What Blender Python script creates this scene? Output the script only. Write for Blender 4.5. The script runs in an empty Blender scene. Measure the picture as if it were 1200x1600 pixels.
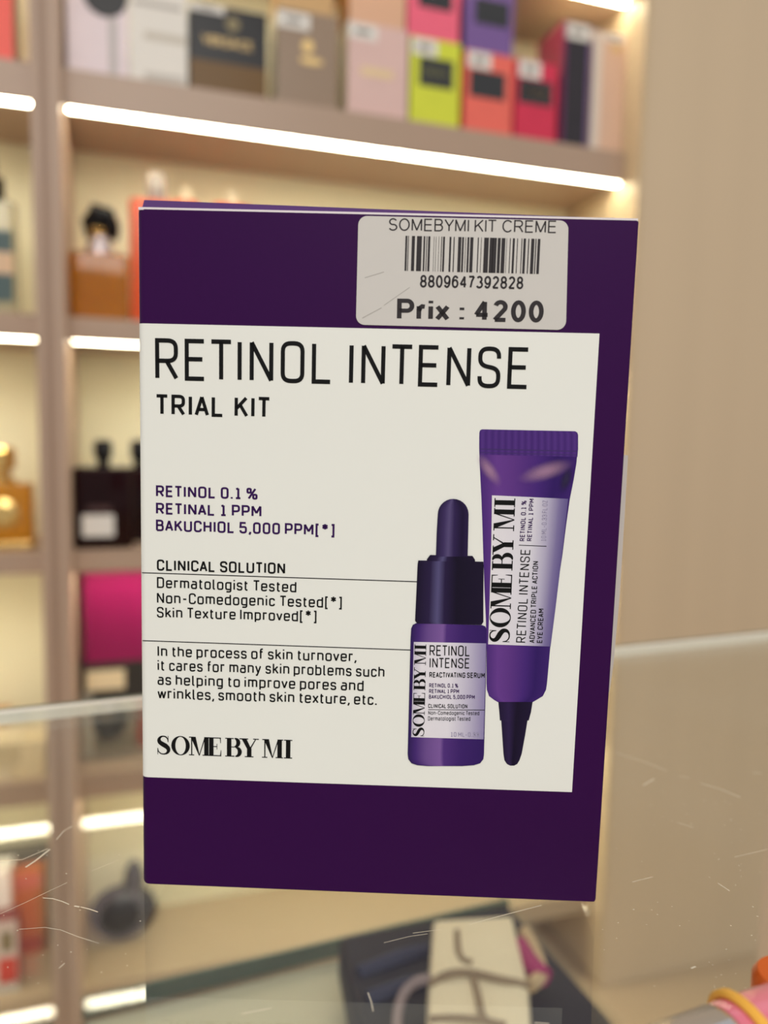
import bpy, bmesh, math, random
from mathutils import Vector, Matrix
random.seed(7)
SC = bpy.context.scene
COL = SC.collection

# ------------------------------------------------------------------ camera
FPX = 1200.8                       # focal length in pixels of the 1200 x 1600 frame
PITCH, ROLL = 0.09995, 0.01899
GZ = 1.05                          # height of the glass counter top
EYE = Vector((0, 0, GZ + 0.08555))
cp, sp, cr, sr = math.cos(PITCH), math.sin(PITCH), math.cos(ROLL), math.sin(ROLL)
FWD = Vector((0, cp, -sp))
_up = Vector((0, sp, cp))
RGT = cr * Vector((1, 0, 0)) + sr * _up
UPV = -sr * Vector((1, 0, 0)) + cr * _up
cam = bpy.data.cameras.new('camera')
camo = bpy.data.objects.new('camera', cam)
COL.objects.link(camo)
m = Matrix((RGT, UPV, -FWD)).transposed().to_4x4()
m.translation = EYE
camo.matrix_world = m
cam.sensor_fit = 'VERTICAL'
cam.sensor_height = 36.0
cam.lens = FPX / 1600 * 36.0
cam.clip_start = 0.01
cam.dof.use_dof = True
cam.dof.focus_distance = 0.1375
cam.dof.aperture_fstop = 10.3
SC.camera = camo

# ------------------------------------------------------------------ world, lamps, exposure
w = bpy.data.worlds.new('shop_ambience')
SC.world = w
w.use_nodes = True
w.node_tree.nodes['Background'].inputs[0].default_value = (1.0, 0.975, 0.94, 1)
w.node_tree.nodes['Background'].inputs[1].default_value = 0.56


def area_lamp(name, loc, target, sx, sy, power, col=(1, 0.965, 0.91)):
    l = bpy.data.lights.new(name, 'AREA')
    l.shape = 'RECTANGLE'
    l.size, l.size_y = sx, sy
    l.energy = power
    l.color = col
    o = bpy.data.objects.new(name, l)
    COL.objects.link(o)
    o.location = loc
    o.rotation_euler = (Vector(target) - Vector(loc)).to_track_quat('-Z', 'Y').to_euler()
    return o


area_lamp('ceiling_lamp', (0.3, -1.5, 2.75), (0.1, 0.5, 1.05), 1.6, 1.2, 34)
LED_STRENGTH = 34.0
SC.view_settings.view_transform = 'Standard'
SC.view_settings.look = 'None'
SC.view_settings.gamma = 1
SC.view_settings.use_curve_mapping = False
SC.view_settings.exposure = 0.0


# ------------------------------------------------------------------ materials
def lin(c):
    return tuple((v / 255 / 12.92 if v / 255 <= 0.04045 else ((v / 255 + 0.055) / 1.055) ** 2.4) for v in c)


MATS = {}


def mat(name, rgb, rough=0.5, metal=0.0, var=0.05, scale=60.0, trans=0.0, coat=0.0, spec=0.5, bump=0.0, ior=1.45):
    """principled surface whose colour wanders a little with a noise texture"""
    if name in MATS:
        return MATS[name]
    M = bpy.data.materials.new(name)
    M.use_nodes = True
    nt = M.node_tree
    b = nt.nodes['Principled BSDF']
    b.inputs['Roughness'].default_value = rough
    b.inputs['Metallic'].default_value = metal
    b.inputs['Transmission Weight'].default_value = trans
    b.inputs['Coat Weight'].default_value = coat
    b.inputs['Specular IOR Level'].default_value = spec
    b.inputs['IOR'].default_value = ior
    c = lin(rgb)
    tc = nt.nodes.new('ShaderNodeTexCoord')
    n = nt.nodes.new('ShaderNodeTexNoise')
    n.inputs['Scale'].default_value = scale
    n.inputs['Detail'].default_value = 3
    nt.links.new(tc.outputs['Object'], n.inputs['Vector'])
    mx = nt.nodes.new('ShaderNodeMix')
    mx.data_type = 'RGBA'
    mx.inputs[6].default_value = tuple(v * (1 - var) for v in c) + (1,)
    mx.inputs[7].default_value = tuple(min(1, v * (1 + var)) for v in c) + (1,)
    nt.links.new(n.outputs['Fac'], mx.inputs[0])
    nt.links.new(mx.outputs[2], b.inputs['Base Color'])
    if bump:
        bp = nt.nodes.new('ShaderNodeBump')
        bp.inputs['Strength'].default_value = bump
        bp.inputs['Distance'].default_value = 0.0005
        nt.links.new(n.outputs['Fac'], bp.inputs['Height'])
        nt.links.new(bp.outputs[0], b.inputs['Normal'])
    MATS[name] = M
    return M


def mat_ramp(name, stops, rough=0.4, axis='u', tex='uv', coat=0.0):
    """printed colour running across the u or v of a printed shape"""
    if name in MATS:
        return MATS[name]
    M = bpy.data.materials.new(name)
    M.use_nodes = True
    nt = M.node_tree
    b = nt.nodes['Principled BSDF']
    b.inputs['Roughness'].default_value = rough
    b.inputs['Coat Weight'].default_value = coat
    b.inputs['Specular IOR Level'].default_value = 0.15
    tc = nt.nodes.new('ShaderNodeTexCoord')
    sx = nt.nodes.new('ShaderNodeSeparateXYZ')
    nt.links.new(tc.outputs['UV'], sx.inputs[0])
    r = nt.nodes.new('ShaderNodeValToRGB')
    el = r.color_ramp.elements
    while len(el) > 1:
        el.remove(el[-1])
    el[0].position = stops[0][0]
    el[0].color = lin(stops[0][1]) + (1,)
    for p, c in stops[1:]:
        e = el.new(p)
        e.color = lin(c) + (1,)
    nt.links.new(sx.outputs[0 if axis == 'u' else 1], r.inputs[0])
    nt.links.new(r.outputs[0], b.inputs['Base Color'])
    MATS[name] = M
    return M


def mat_glow(name, rgb, strength):
    M = bpy.data.materials.new(name)
    M.use_nodes = True
    nt = M.node_tree
    b = nt.nodes['Principled BSDF']
    b.inputs['Base Color'].default_value = lin((250, 245, 225)) + (1,)
    b.inputs['Emission Color'].default_value = rgb + (1,)
    b.inputs['Emission Strength'].default_value = strength
    return M


def mat_glass(name, tint, ior=1.5, rough=0.0, haze=0.0):
    """clear pane: straight-through light plus a Fresnel reflection at each face"""
    M = bpy.data.materials.new(name)
    M.use_nodes = True
    nt = M.node_tree
    nt.nodes.clear()
    out = nt.nodes.new('ShaderNodeOutputMaterial')
    tr = nt.nodes.new('ShaderNodeBsdfTransparent')
    tr.inputs[0].default_value = tint + (1,)
    gl = nt.nodes.new('ShaderNodeBsdfGlossy')
    gl.inputs['Roughness'].default_value = rough
    fr = nt.nodes.new('ShaderNodeFresnel')
    geo = nt.nodes.new('ShaderNodeNewGeometry')
    mr = nt.nodes.new('ShaderNodeMapRange')       # keep the outside index on both faces
    mr.inputs['To Min'].default_value = ior
    mr.inputs['To Max'].default_value = 1 / ior
    nt.links.new(geo.outputs['Backfacing'], mr.inputs['Value'])
    nt.links.new(mr.outputs[0], fr.inputs['IOR'])
    mx = nt.nodes.new('ShaderNodeMixShader')
    nt.links.new(fr.outputs[0], mx.inputs[0])
    nt.links.new(tr.outputs[0], mx.inputs[1])
    nt.links.new(gl.outputs[0], mx.inputs[2])
    last = mx.outputs[0]
    if haze:                                       # dust and fine wear on the surface
        tc = nt.nodes.new('ShaderNodeTexCoord')
        n = nt.nodes.new('ShaderNodeTexNoise')
        n.inputs['Scale'].default_value = 28
        n.inputs['Detail'].default_value = 6
        nt.links.new(tc.outputs['Object'], n.inputs['Vector'])
        r2 = nt.nodes.new('ShaderNodeMapRange')
        r2.inputs['From Min'].default_value = 0.35
        r2.inputs['From Max'].default_value = 0.75
        r2.inputs['To Min'].default_value = haze * 0.4
        r2.inputs['To Max'].default_value = haze
        nt.links.new(n.outputs['Fac'], r2.inputs['Value'])
        df = nt.nodes.new('ShaderNodeBsdfDiffuse')
        df.inputs[0].default_value = (0.85, 0.83, 0.78, 1)
        m2 = nt.nodes.new('ShaderNodeMixShader')
        nt.links.new(r2.outputs[0], m2.inputs[0])
        nt.links.new(last, m2.inputs[1])
        nt.links.new(df.outputs[0], m2.inputs[2])
        last = m2.outputs[0]
    nt.links.new(last, out.inputs[0])
    return M


# ------------------------------------------------------------------ mesh helpers
class MB:
    """collects shapes, then links them as ONE mesh object"""

    def __init__(self):
        self.v, self.f, self.mi, self.uv = [], [], [], []

    def add(self, vs, fs, mi=0, uvs=None):
        o = len(self.v)
        self.v += [tuple(p) for p in vs]
        self.uv += uvs if uvs else [(0, 0)] * len(vs)
        for f in fs:
            self.f.append([o + i for i in f])
            self.mi.append(mi)

    def box(self, x0, x1, y0, y1, z0, z1, mi=0, sides=None, top=None):
        vs = [(x0, y0, z0), (x1, y0, z0), (x1, y1, z0), (x0, y1, z0), (x0, y0, z1), (x1, y0, z1), (x1, y1, z1), (x0, y1, z1)]
        fs = [(0, 1, 5, 4), (1, 2, 6, 5), (2, 3, 7, 6), (3, 0, 4, 7), (4, 5, 6, 7), (3, 2, 1, 0)]
        ms = [mi, sides if sides is not None else mi, mi, sides if sides is not None else mi, top if top is not None else mi, mi]
        for f, k in zip(fs, ms):
            self.add([vs[i] for i in f], [(0, 1, 2, 3)], k)

    def rbox(self, x0, x1, y0, y1, z0, z1, r, n=5, mi=0, rz=None):
        """box with rounded vertical edges and softly rounded rims"""
        rz = r * 0.5 if rz is None else rz
        lv = []
        for k in range(n):
            a = math.pi / 2 * k / (n - 1)
            lv.append((rz * (1 - math.sin(a)), z0 + rz * (1 - math.cos(a))))
        up = [(i, z1 - (z - z0)) for i, z in reversed(lv)]
        rings = lv + up
        cnt = 0
        o = len(self.v)
        for ins, z in rings:
            pts = []
            for (cx, cy, a0) in ((x1 - r, y1 - r, 0), (x0 + r, y1 - r, 90), (x0 + r, y0 + r, 180), (x1 - r, y0 + r, 270)):
                for k in range(n):
                    a = math.radians(a0 + 90 * k / (n - 1))
                    rr = max(r - ins, 0.02 * r)
                    pts.append((cx + rr * math.cos(a), cy + rr * math.sin(a), z))
            cnt = len(pts)
            self.v += pts
            self.uv += [(0, 0)] * cnt
        for k in range(len(rings) - 1):
            for i in range(cnt):
                j = (i + 1) % cnt
                self.f.append([o + k * cnt + i, o + k * cnt + j, o + (k + 1) * cnt + j, o + (k + 1) * cnt + i])
                self.mi.append(mi)
        self.f.append([o + i for i in reversed(range(cnt))])
        self.mi.append(mi)
        self.f.append([o + (len(rings) - 1) * cnt + i for i in range(cnt)])
        self.mi.append(mi)

    def lathe(self, prof, n=28, c=(0, 0, 0), mi=0, sx=1, sy=1):
        """prof: (radius, z) from the bottom up"""
        o = len(self.v)
        for r, z in prof:
            for i in range(n):
                a = 2 * math.pi * i / n
                self.v.append((c[0] + r * sx * math.cos(a), c[1] + r * sy * math.sin(a), c[2] + z))
                self.uv.append((0, 0))
        for k in range(len(prof) - 1):
            for i in range(n):
                j = (i + 1) % n
                self.f.append([o + k * n + i, o + k * n + j, o + (k + 1) * n + j, o + (k + 1) * n + i])
                self.mi.append(mi)
        self.f.append([o + i for i in reversed(range(n))])
        self.mi.append(mi)
        self.f.append([o + (len(prof) - 1) * n + i for i in range(n)])
        self.mi.append(mi)

    def tube(self, pts, r, n=10, mi=0, closed=False):
        pts = [Vector(p) for p in pts]
        o = len(self.v)
        N = len(pts)
        for k, p in enumerate(pts):
            a = pts[(k - 1) % N] if (closed or k > 0) else p
            b = pts[(k + 1) % N] if (closed or k < N - 1) else p
            t = (b - a).normalized()
            u = t.cross(Vector((0.13, 0.29, 0.95))).normalized()
            w_ = t.cross(u)
            rr = r[k] if isinstance(r, (list, tuple)) else r
            for i in range(n):
                an = 2 * math.pi * i / n
                self.v.append(tuple(p + rr * (math.cos(an) * u + math.sin(an) * w_)))
                self.uv.append((0, 0))
        for k in range(N if closed else N - 1):
            k2 = (k + 1) % N
            for i in range(n):
                j = (i + 1) % n
                self.f.append([o + k * n + i, o + k2 * n + i, o + k2 * n + j, o + k * n + j])
                self.mi.append(mi)
        if not closed:
            self.f.append([o + i for i in range(n)])
            self.mi.append(mi)
            self.f.append([o + (N - 1) * n + i for i in reversed(range(n))])
            self.mi.append(mi)

    def build(self, name, mats, parent=None, smooth=False, label=None, loc=None, rz=None):
        me = bpy.data.meshes.new(name)
        me.from_pydata(self.v, [], self.f)
        mats = mats if isinstance(mats, (list, tuple)) else [mats]
        for M in mats:
            me.materials.append(M)
        me.polygons.foreach_set('material_index', self.mi)
        ul = me.uv_layers.new(name='uv')
        for lp in me.loops:
            ul.data[lp.index].uv = self.uv[lp.vertex_index]
        if smooth:
            me.polygons.foreach_set('use_smooth', [True] * len(me.polygons))
            me.set_sharp_from_angle(angle=math.radians(40))
        me.update()
        o = bpy.data.objects.new(name, me)
        COL.objects.link(o)
        if parent:
            o.parent = parent
        if label:
            o['label'] = label
        if loc is not None:
            o.location = loc
        if rz is not None:
            o.rotation_euler = (0, 0, rz)
        return o


def thing(name, label, cat, loc, rz=0.0, group=None):
    o = bpy.data.objects.new(name, None)
    COL.objects.link(o)
    o.empty_display_size = 0.02
    o.location = loc
    o.rotation_euler = (0, 0, rz)
    o['label'] = label
    o['category'] = cat
    if group:
        o['group'] = group
    return o


def tag(o, label, cat, group=None, kind=None):
    o['label'] = label
    o['category'] = cat
    if group:
        o['group'] = group
    if kind:
        o['kind'] = kind
    return o


def ray(px, py):
    return FWD + (px - 600) / FPX * RGT - (py - 800) / FPX * UPV


def at_z(px, py, z):
    d = ray(px, py)
    return EYE + d * ((z - EYE.z) / d.z)


# ------------------------------------------------------------------ cabinet frame: s along the shelves, t into the wall
WYAW = 0.31204
CE = Vector((math.cos(WYAW), math.sin(WYAW), 0))
CN = Vector((-math.sin(WYAW), math.cos(WYAW), 0))
CK = 1.38991 * math.cos(WYAW)


def cab(px, py, t=0.0):
    d = ray(px, py)
    P = EYE + d * ((CK + t) / d.dot(CN))
    return P.dot(CE), P.z


def cw(s, t, z):
    return CN * (CK + t) + CE * s + Vector((0, 0, z))


Z1, Z2, Z3, Z4 = (EYE.z + v for v in (0.54674, 0.17606, -0.19593, -0.57725))   # tops of the shelves
Z5 = Z4 - 0.378
ZL0, ZL1, ZL2 = (EYE.z + v for v in (0.818, 0.48485, 0.13098))
Z0 = ZL0 + 0.058
FRONT = -0.045                      # uprights stand proud of the shelf fronts
DEPTH = 0.205
S_R = cab(1004, 270, FRONT)[0]
S_P0 = cab(50.5, 300, FRONT)[0]
S_P1 = cab(97.5, 300, FRONT)[0]
S_L = S_P0 - 0.62
ZTOP, ZBOT = 2.45, 0.03

brown = mat('taupe_laminate', (178, 152, 133), 0.45, var=0.03, scale=8)
brown_d = mat('shadow_gap_strip', (165, 138, 119), 0.5, var=0.03, scale=8)
cream = mat('cream_back_board', (240, 233, 198), 0.55, var=0.02, scale=4)
led_mat = mat_glow('warm_led_diffuser', (1.0, 0.92, 0.68), LED_STRENGTH)
alu = mat('led_profile', (205, 195, 170), 0.4, var=0.02)

# ------------------------------------------------------------------ the setting
b = MB()
b.box(-4, 4, -3, 4, -0.05, 0)
fl = b.build('floor', mat('shop_floor_tile', (184, 160, 130), 0.35, var=0.06, scale=3))
fl['kind'] = 'structure'


def wall_material():
    M = mat('beige_wall_laminate', (210, 188, 158), 0.38, var=0.02, scale=1.5)
    nt = M.node_tree
    tc = nt.nodes.new('ShaderNodeTexCoord')
    mp = nt.nodes.new('ShaderNodeMapping')
    mp.inputs['Scale'].default_value = (14, 14, 0.4)
    n = nt.nodes.new('ShaderNodeTexNoise')
    n.inputs['Scale'].default_value = 1.0
    nt.links.new(tc.outputs['Object'], mp.inputs['Vector'])
    nt.links.new(mp.outputs[0], n.inputs['Vector'])
    bsdf = nt.nodes['Principled BSDF']
    src = bsdf.inputs['Base Color'].links[0].from_socket
    mx = nt.nodes.new('ShaderNodeMix')
    mx.data_type = 'RGBA'
    mx.blend_type = 'MULTIPLY'
    mx.inputs[0].default_value = 1.0
    r = nt.nodes.new('ShaderNodeMapRange')
    r.inputs['To Min'].default_value = 0.93
    r.inputs['To Max'].default_value = 1.05
    nt.links.new(n.outputs['Fac'], r.inputs['Value'])
    nt.links.new(src, mx.inputs[6])
    nt.links.new(r.outputs[0], mx.inputs[7])
    nt.links.new(mx.outputs[2], bsdf.inputs['Base Color'])
    return M


b = MB()
b.box(S_R + 0.0005, S_R + 1.2, FRONT, DEPTH + 0.02, 0, ZTOP + 0.1)
wr = b.build('wall_right', wall_material(), loc=CN * CK, rz=WYAW)
wr['kind'] = 'structure'

# ------------------------------------------------------------------ shelving with its lights
cabinet = thing('display_shelving', 'tall taupe wall shelving with cream backs and glowing warm light strips', 'shelving', CN * CK, WYAW)
b = MB()
b.box(S_L, S_R, DEPTH, DEPTH + 0.018, ZBOT, ZTOP)
b.build('back_board', cream, cabinet, label='cream back board')
g = (S_P1 - S_P0)
for a0, a1 in ((0, 0.32), (0.58, 1.0)):
    b = MB()
    b.box(S_P0 + g * a0, S_P0 + g * a1, FRONT, DEPTH, ZBOT - 0.02, ZTOP)
    b.build('upright', brown, cabinet)
b = MB()
b.box(S_P0 + g * 0.32, S_P0 + g * 0.58, FRONT + 0.004, DEPTH, ZBOT - 0.02, ZTOP)
b.build('joint_strip', brown_d, cabinet)
b = MB()
b.box(S_R - 0.0085, S_R, FRONT + 0.001, DEPTH, ZBOT - 0.02, ZTOP)
b.build('side_panel', mat('side_board', (206, 184, 150), 0.45, var=0.02), cabinet)
b = MB()
b.box(S_L - 0.018, S_L, FRONT, DEPTH, ZBOT - 0.02, ZTOP)
b.build('side_panel', brown, cabinet)
b = MB()
b.box(S_L - 0.018, S_R, FRONT, DEPTH + 0.018, ZTOP, ZTOP + 0.03)
b.build('top_board', brown, cabinet)
SI = S_R - 0.009
levels = [(Z0, 0.054), (Z1, 0.054), (Z2, 0.036), (Z3, 0.033), (Z4, 0.036), (Z5, 0.036)]
for zt, th in levels:
    for s0, s1 in ((S_L, S_P0), (S_P1, SI)):
        b = MB()
        b.box(s0 + 0.0002, s1 - 0.0002, 0.0, DEPTH, zt - th, zt)
        b.box(s0 + 0.0002, s1 - 0.0002, 0.0, 0.004, zt - th - 0.0022, zt - th)
        b.build('shelf', mat('gloss_shelf', (188, 168, 140), 0.12, var=0.03) if zt == Z5 else mat('taupe_shelf_laminate', (178, 153, 134), 0.36, var=0.03, scale=8), cabinet)
        if zt != Z5:
            b = MB()
            b.box(s0 + 0.006, s1 - 0.004, 0.0055, 0.0205, zt - th - 0.0012, zt - th, mi=1)
            b.box(s0 + 0.006, s1 - 0.004, 0.006, 0.020, zt - th - 0.0018, zt - th - 0.0013)
            b.build('light_strip', [led_mat, alu], cabinet, label='glowing warm white light strip')

# ------------------------------------------------------------------ counter
GYAW = 0.37902
GE = Vector((math.cos(GYAW), math.sin(GYAW), 0))
GN = Vector((-math.sin(GYAW), math.cos(GYAW), 0))
GK = 0.27427 * math.cos(GYAW)
GT = 0.0035
counter = thing('display_counter', 'glass topped display counter with worn scratched top holding the purple box', 'counter', GN * GK + Vector((0, 0, 0)), GYAW)
glass = mat_glass('worn_counter_glass', (0.972, 0.985, 0.968), haze=0.022)
b = MB()
b.box(-0.75, 0.95, -0.62, -0.0047, GZ - GT, GZ)
gt = b.build('glass_top', glass, counter)
b = MB()
b.box(-0.75, 0.95, -0.0046, -0.0021, GZ - GT, GZ)
b.box(-0.75, 0.95, -0.0020, 0.0, GZ - GT, GZ, mi=1)
b.build('polished_edge', [mat('frosted_glass_edge', (246, 240, 230), 0.25, var=0.02), mat('green_glass_edge', (96, 102, 86), 0.5, var=0.03)], counter, label='pale polished glass edge')
# lower tier: a glass shelf on a pale base, seen through the top
SHZ = GZ - 0.187


def ctr(px, py, z):
    P = at_z(px, py, z)
    return P.dot(GE), P.dot(GN) - GK


l0, tl0 = ctr(128, 1557, SHZ)
l1, tl1 = ctr(795, 1405, SHZ)
tB = (tl0 + tl1) / 2
b = MB()
b.box(l0, l1, -0.60, tB - 0.001, SHZ - 0.010, SHZ)
shelf_glass = mat_glass('shelf_glass', (0.95, 0.955, 0.93), ior=1.35, rough=0.35)
b.build('glass_shelf', shelf_glass, counter)
b = MB()
b.box(l0, l1, tB - 0.001, tB, SHZ - 0.010, SHZ)
b.build('shelf_edge', mat('teal_glass_edge', (96, 132, 122), 0.2, var=0.05), counter, label='teal green glass edge')
b = MB()
b.box(l0 + 0.002, l1 - 0.002, -0.60, tB - 0.004, 0.0, SHZ - 0.0105)
b.build('base_cabinet', mat('pale_base_board', (236, 227, 204), 0.5, var=0.05, scale=12), counter)

b = MB()
le, te = ctr(1187, 1450, GZ - 0.2)
b.box(le, le + 0.05, te - 0.03, te, 0.0, GZ - 0.12)
b.build('end_post', mat('rosy_beige_post', (222, 194, 172), 0.4, var=0.02), counter, label='rosy beige end post under the glass')

# scratches and dust on the glass, marks of the top itself
b = MB()


def scratch(pts, wpx=1.4):
    q = []
    for px, py in pts:
        P = at_z(px, py, GZ + 0.00006)
        q.append(Vector((P.dot(GE), P.dot(GN) - GK, GZ + 0.00006)))
    for i in range(len(q) - 1):
        d = (q[i + 1] - q[i]).normalized()
        w_ = d.cross(Vector((0, 0, 1))) * wpx * 0.00006
        b.add([q[i] - w_, q[i + 1] - w_, q[i + 1] + w_, q[i] + w_], [(0, 1, 2, 3)])


scratch([(67, 1403), (82, 1404), (96, 1408), (108, 1413)], 1.6)
scratch([(116, 1415.5), (124, 1417)], 2.6)
scratch([(126, 1417), (140, 1420.5), (153, 1425)], 1.8)
scratch([(0, 1428), (40, 1410), (75, 1393), (105, 1379)], 0.8)
scratch([(142, 1361), (165, 1352), (185, 1344)], 0.9)
scratch([(30, 1452), (70, 1449), (95, 1453), (120, 1463), (155, 1474)], 0.8)
scratch([(88, 1312), (100, 1298), (113, 1291)], 1.6)
scratch([(92, 1513), (101, 1505)], 1.1)
scratch([(40, 1355), (55, 1345), (78, 1327)], 3.2)
scratch([(0, 1345), (35, 1343), (75, 1326)], 1.5)
scratch([(600, 1473), (640, 1463), (668, 1459)], 0.8)
scratch([(733, 1444), (790, 1429), (846, 1414.5)], 1.3)
scratch([(645, 1458), (690, 1452)], 0.9)
scratch([(575, 1551), (580, 1565), (583, 1580)], 1.3)
scratch([(835, 1598), (858, 1600)], 1.6)
scratch([(378, 1584), (424, 1575)], 1.6)
scratch([(962, 1176), (1000, 1188), (1042, 1204)], 1.6)
scratch([(1062, 1212), (1078, 1216)], 1.6)
scratch([(1095, 1224), (1126, 1233), (1157, 1246)], 1.9)
scratch([(1005, 1227), (1022, 1217)], 2.2)
scratch([(988, 1378), (1020, 1370)], 1.2)
scratch([(1058, 1285), (1083, 1293)], 1.2)
scratch([(1148, 1339), (1200, 1327)], 0.9)
scratch([(1080, 1513), (1087, 1510)], 2.2)
scratch([(1122, 1380), (1140, 1392)], 1.6)
scratch([(1176, 1207), (1190, 1208)], 2.0)
rnd = random.Random(3)
for _ in range(120):
    px, py = rnd.uniform(940, 1200), rnd.uniform(1090, 1560)
    if rnd.random() < 0.25:
        px = rnd.uniform(0, 220)
        py = rnd.uniform(1300, 1590)
    L = rnd.uniform(1.0, 3.0)
    a = rnd.uniform(-0.4, 0.6)
    scratch([(px, py), (px + L, py + L * a)], rnd.uniform(0.7, 1.5))
b.build('scratch_marks', mat('pale_scratch', (222, 212, 190), 0.5, var=0.1, scale=300), gt)

# ------------------------------------------------------------------ the purple carton
W_, H_, D_ = 0.085, 0.12228, 0.033
BYAW = -0.02078
ez = Vector((0.00932, -0.01392, 1)).normalized()
ex = Vector((math.cos(BYAW), math.sin(BYAW), 0))
ex = (ex - ez * ex.dot(ez)).normalized()
ey = ez.cross(ex)
BO = Vector((-0.0017, 0.13589, GZ))
carton = thing('cosmetics_box', 'purple and white skincare carton with price sticker standing on the glass counter', 'box', BO)
bm_ = Matrix((ex, ey, ez)).transposed().to_4x4()
bm_.translation = BO + Vector((0, 0, 0.0003))
carton.matrix_world = bm_


def F(px, py):
    """pixel -> (x, z) on the carton's front face"""
    d = ray(px, py)
    P = EYE + d * ((BO - EYE).dot(ey) / d.dot(ey)) - BO
    return P.dot(ex), P.dot(ez)


purple = mat('violet_carton_print', (50, 7, 67), 0.5, var=0.04, scale=900, spec=0.12)
white_p = mat('white_carton_print', (232, 233, 228), 0.38, var=0.012, scale=60, spec=0.4)
ink = mat('black_ink', (9, 9, 11), 0.5, var=0.02, spec=0.2)
ink_p = mat('violet_ink', (50, 14, 80), 0.5, var=0.02, spec=0.2)
card = mat('raw_card_edge', (226, 218, 222), 0.6, var=0.03)

R_E = 0.0013
b = MB()


def section(n=6):
    pts = []
    for (cx, cy, a0, r) in ((W_ / 2 - 0.0004, D_ - 0.0004, 0, 0.0004), (-W_ / 2 + 0.0008, D_ - 0.0008, 90, 0.0008), (-W_ / 2 + R_E, R_E, 180, R_E), (W_ / 2 - 0.0004, 0.0004, 270, 0.0004)):
        for k in range(n):
            a = math.radians(a0 + 90 * k / (n - 1))
            pts.append((cx + r * math.cos(a), cy + r * math.sin(a)))
    return pts


sec = section()
N = len(sec)
rows_z = [(0.9965, 0.0), (1.0, 0.0004), (1.0, H_ - 0.0003), (0.998, H_)]
vs = []
for k, z in rows_z:
    for x, y in sec:
        vs.append((x * k, (y - D_ / 2) * k + D_ / 2, z))
fs = []
for k in range(3):
    for i in range(N):
        j = (i + 1) % N
        fs.append((k * N + i, k * N + j, (k + 1) * N + j, (k + 1) * N + i))
fs.append(tuple(reversed(range(N))))
fs.append(tuple(3 * N + i for i in range(N)))
b.add(vs, fs)
b.build('carton_body', purple, carton, smooth=True)

# white printed panel, wrapping round the left edge
eps = 0.00004
zt_p = F(560, 515.5)[1]
zb_p = F(560, 1228.5)[1]
xr_t, xr_b = F(936.5, 524)[0], F(893.5, 1240)[0]
b = MB()
path = [(-W_ / 2 - eps, 0.012)]
for k in range(8):
    a = math.radians(180 + 90 * k / 7)
    path.append((-W_ / 2 + R_E + (R_E + eps) * math.cos(a), R_E + (R_E + eps) * math.sin(a)))
vs, fs = [], []
zl_t, zl_b = F(222, 508)[1], F(230, 1216.5)[1]
for x, y in path:
    vs += [(x, y, zl_b), (x, y, zl_t)]
vs += [(xr_b, -eps, zb_p * 2 - zl_b if False else F(893.5, 1240)[1]), (xr_t, -eps, F(936.5, 524)[1])]
for i in range(len(path)):
    fs.append((2 * i, 2 * i + 2, 2 * i + 3, 2 * i + 1))
b.add(vs, fs)
b.build('white_panel', white_p, carton, smooth=True, label='white printed panel wrapping round the left edge')

# slightly lifted lid behind the front edge, card edge, and the open side flap
b = MB()
xl, xr_ = -W_ / 2 + 0.0006, W_ / 2 - 0.0004
lid = [(xl, 0.0008, H_ + 0.0001), (xr_, 0.0008, H_ + 0.0001), (xr_, 0.0022, H_ + 0.0008), (xl, 0.0022, H_ + 0.0021), (xr_, D_ - 0.003, H_ + 0.0004), (xl, D_ - 0.003, H_ + 0.0008)]
vs = [Vector(p) for p in lid] + [Vector(p) + Vector((0, 0, -0.0004)) for p in lid]
b.add(vs, [(0, 1, 2, 3), (3, 2, 4, 5), (9, 8, 7, 6), (11, 10, 8, 9), (0, 6, 7, 1), (1, 7, 8, 2), (2, 8, 10, 4), (4, 10, 11, 5), (5, 11, 9, 3), (3, 9, 6, 0)])
b.build('lid_flap', mat('violet_lid_top_lit', (76, 34, 104), 0.3, var=0.03, scale=300, spec=0.6), carton)  # violet made paler than the body: light from above put into the colour
b = MB()
b.box(-W_ / 2 + 0.0003, W_ / 2 - 0.0002, 0.00005, 0.0006, H_ - 0.0001, H_ + 0.00035)
b.build('card_edge', card, carton, label='pale cut card edge')
b = MB()
p0 = [(973, 712), (981, 712), (976, 800), (968, 930), (958, 1040), (952, 1082)]
vs = []
for i, (px, py) in enumerate(p0):
    x, z = F(px, py)
    if i == 0:
        continue
    vs += [(x * 1.035, 0.0050, (z - 0.0866) * 1.036 + 0.0866 - 0.0003), (W_ / 2 - 0.0004, 0.0030, (z - 0.0866) * 1.02 + 0.0866)]
fs = [(2 * i, 2 * i + 1, 2 * i + 3, 2 * i + 2) for i in range(len(p0) - 2)]
b.add(vs, fs)
o = b.build('side_flap', mat('grey_flap_card', (192, 184, 180), 0.6, var=0.04), carton, label='pale side flap standing slightly open')
sm = o.modifiers.new('thickness', 'SOLIDIFY')
sm.thickness = 0.0004


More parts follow.
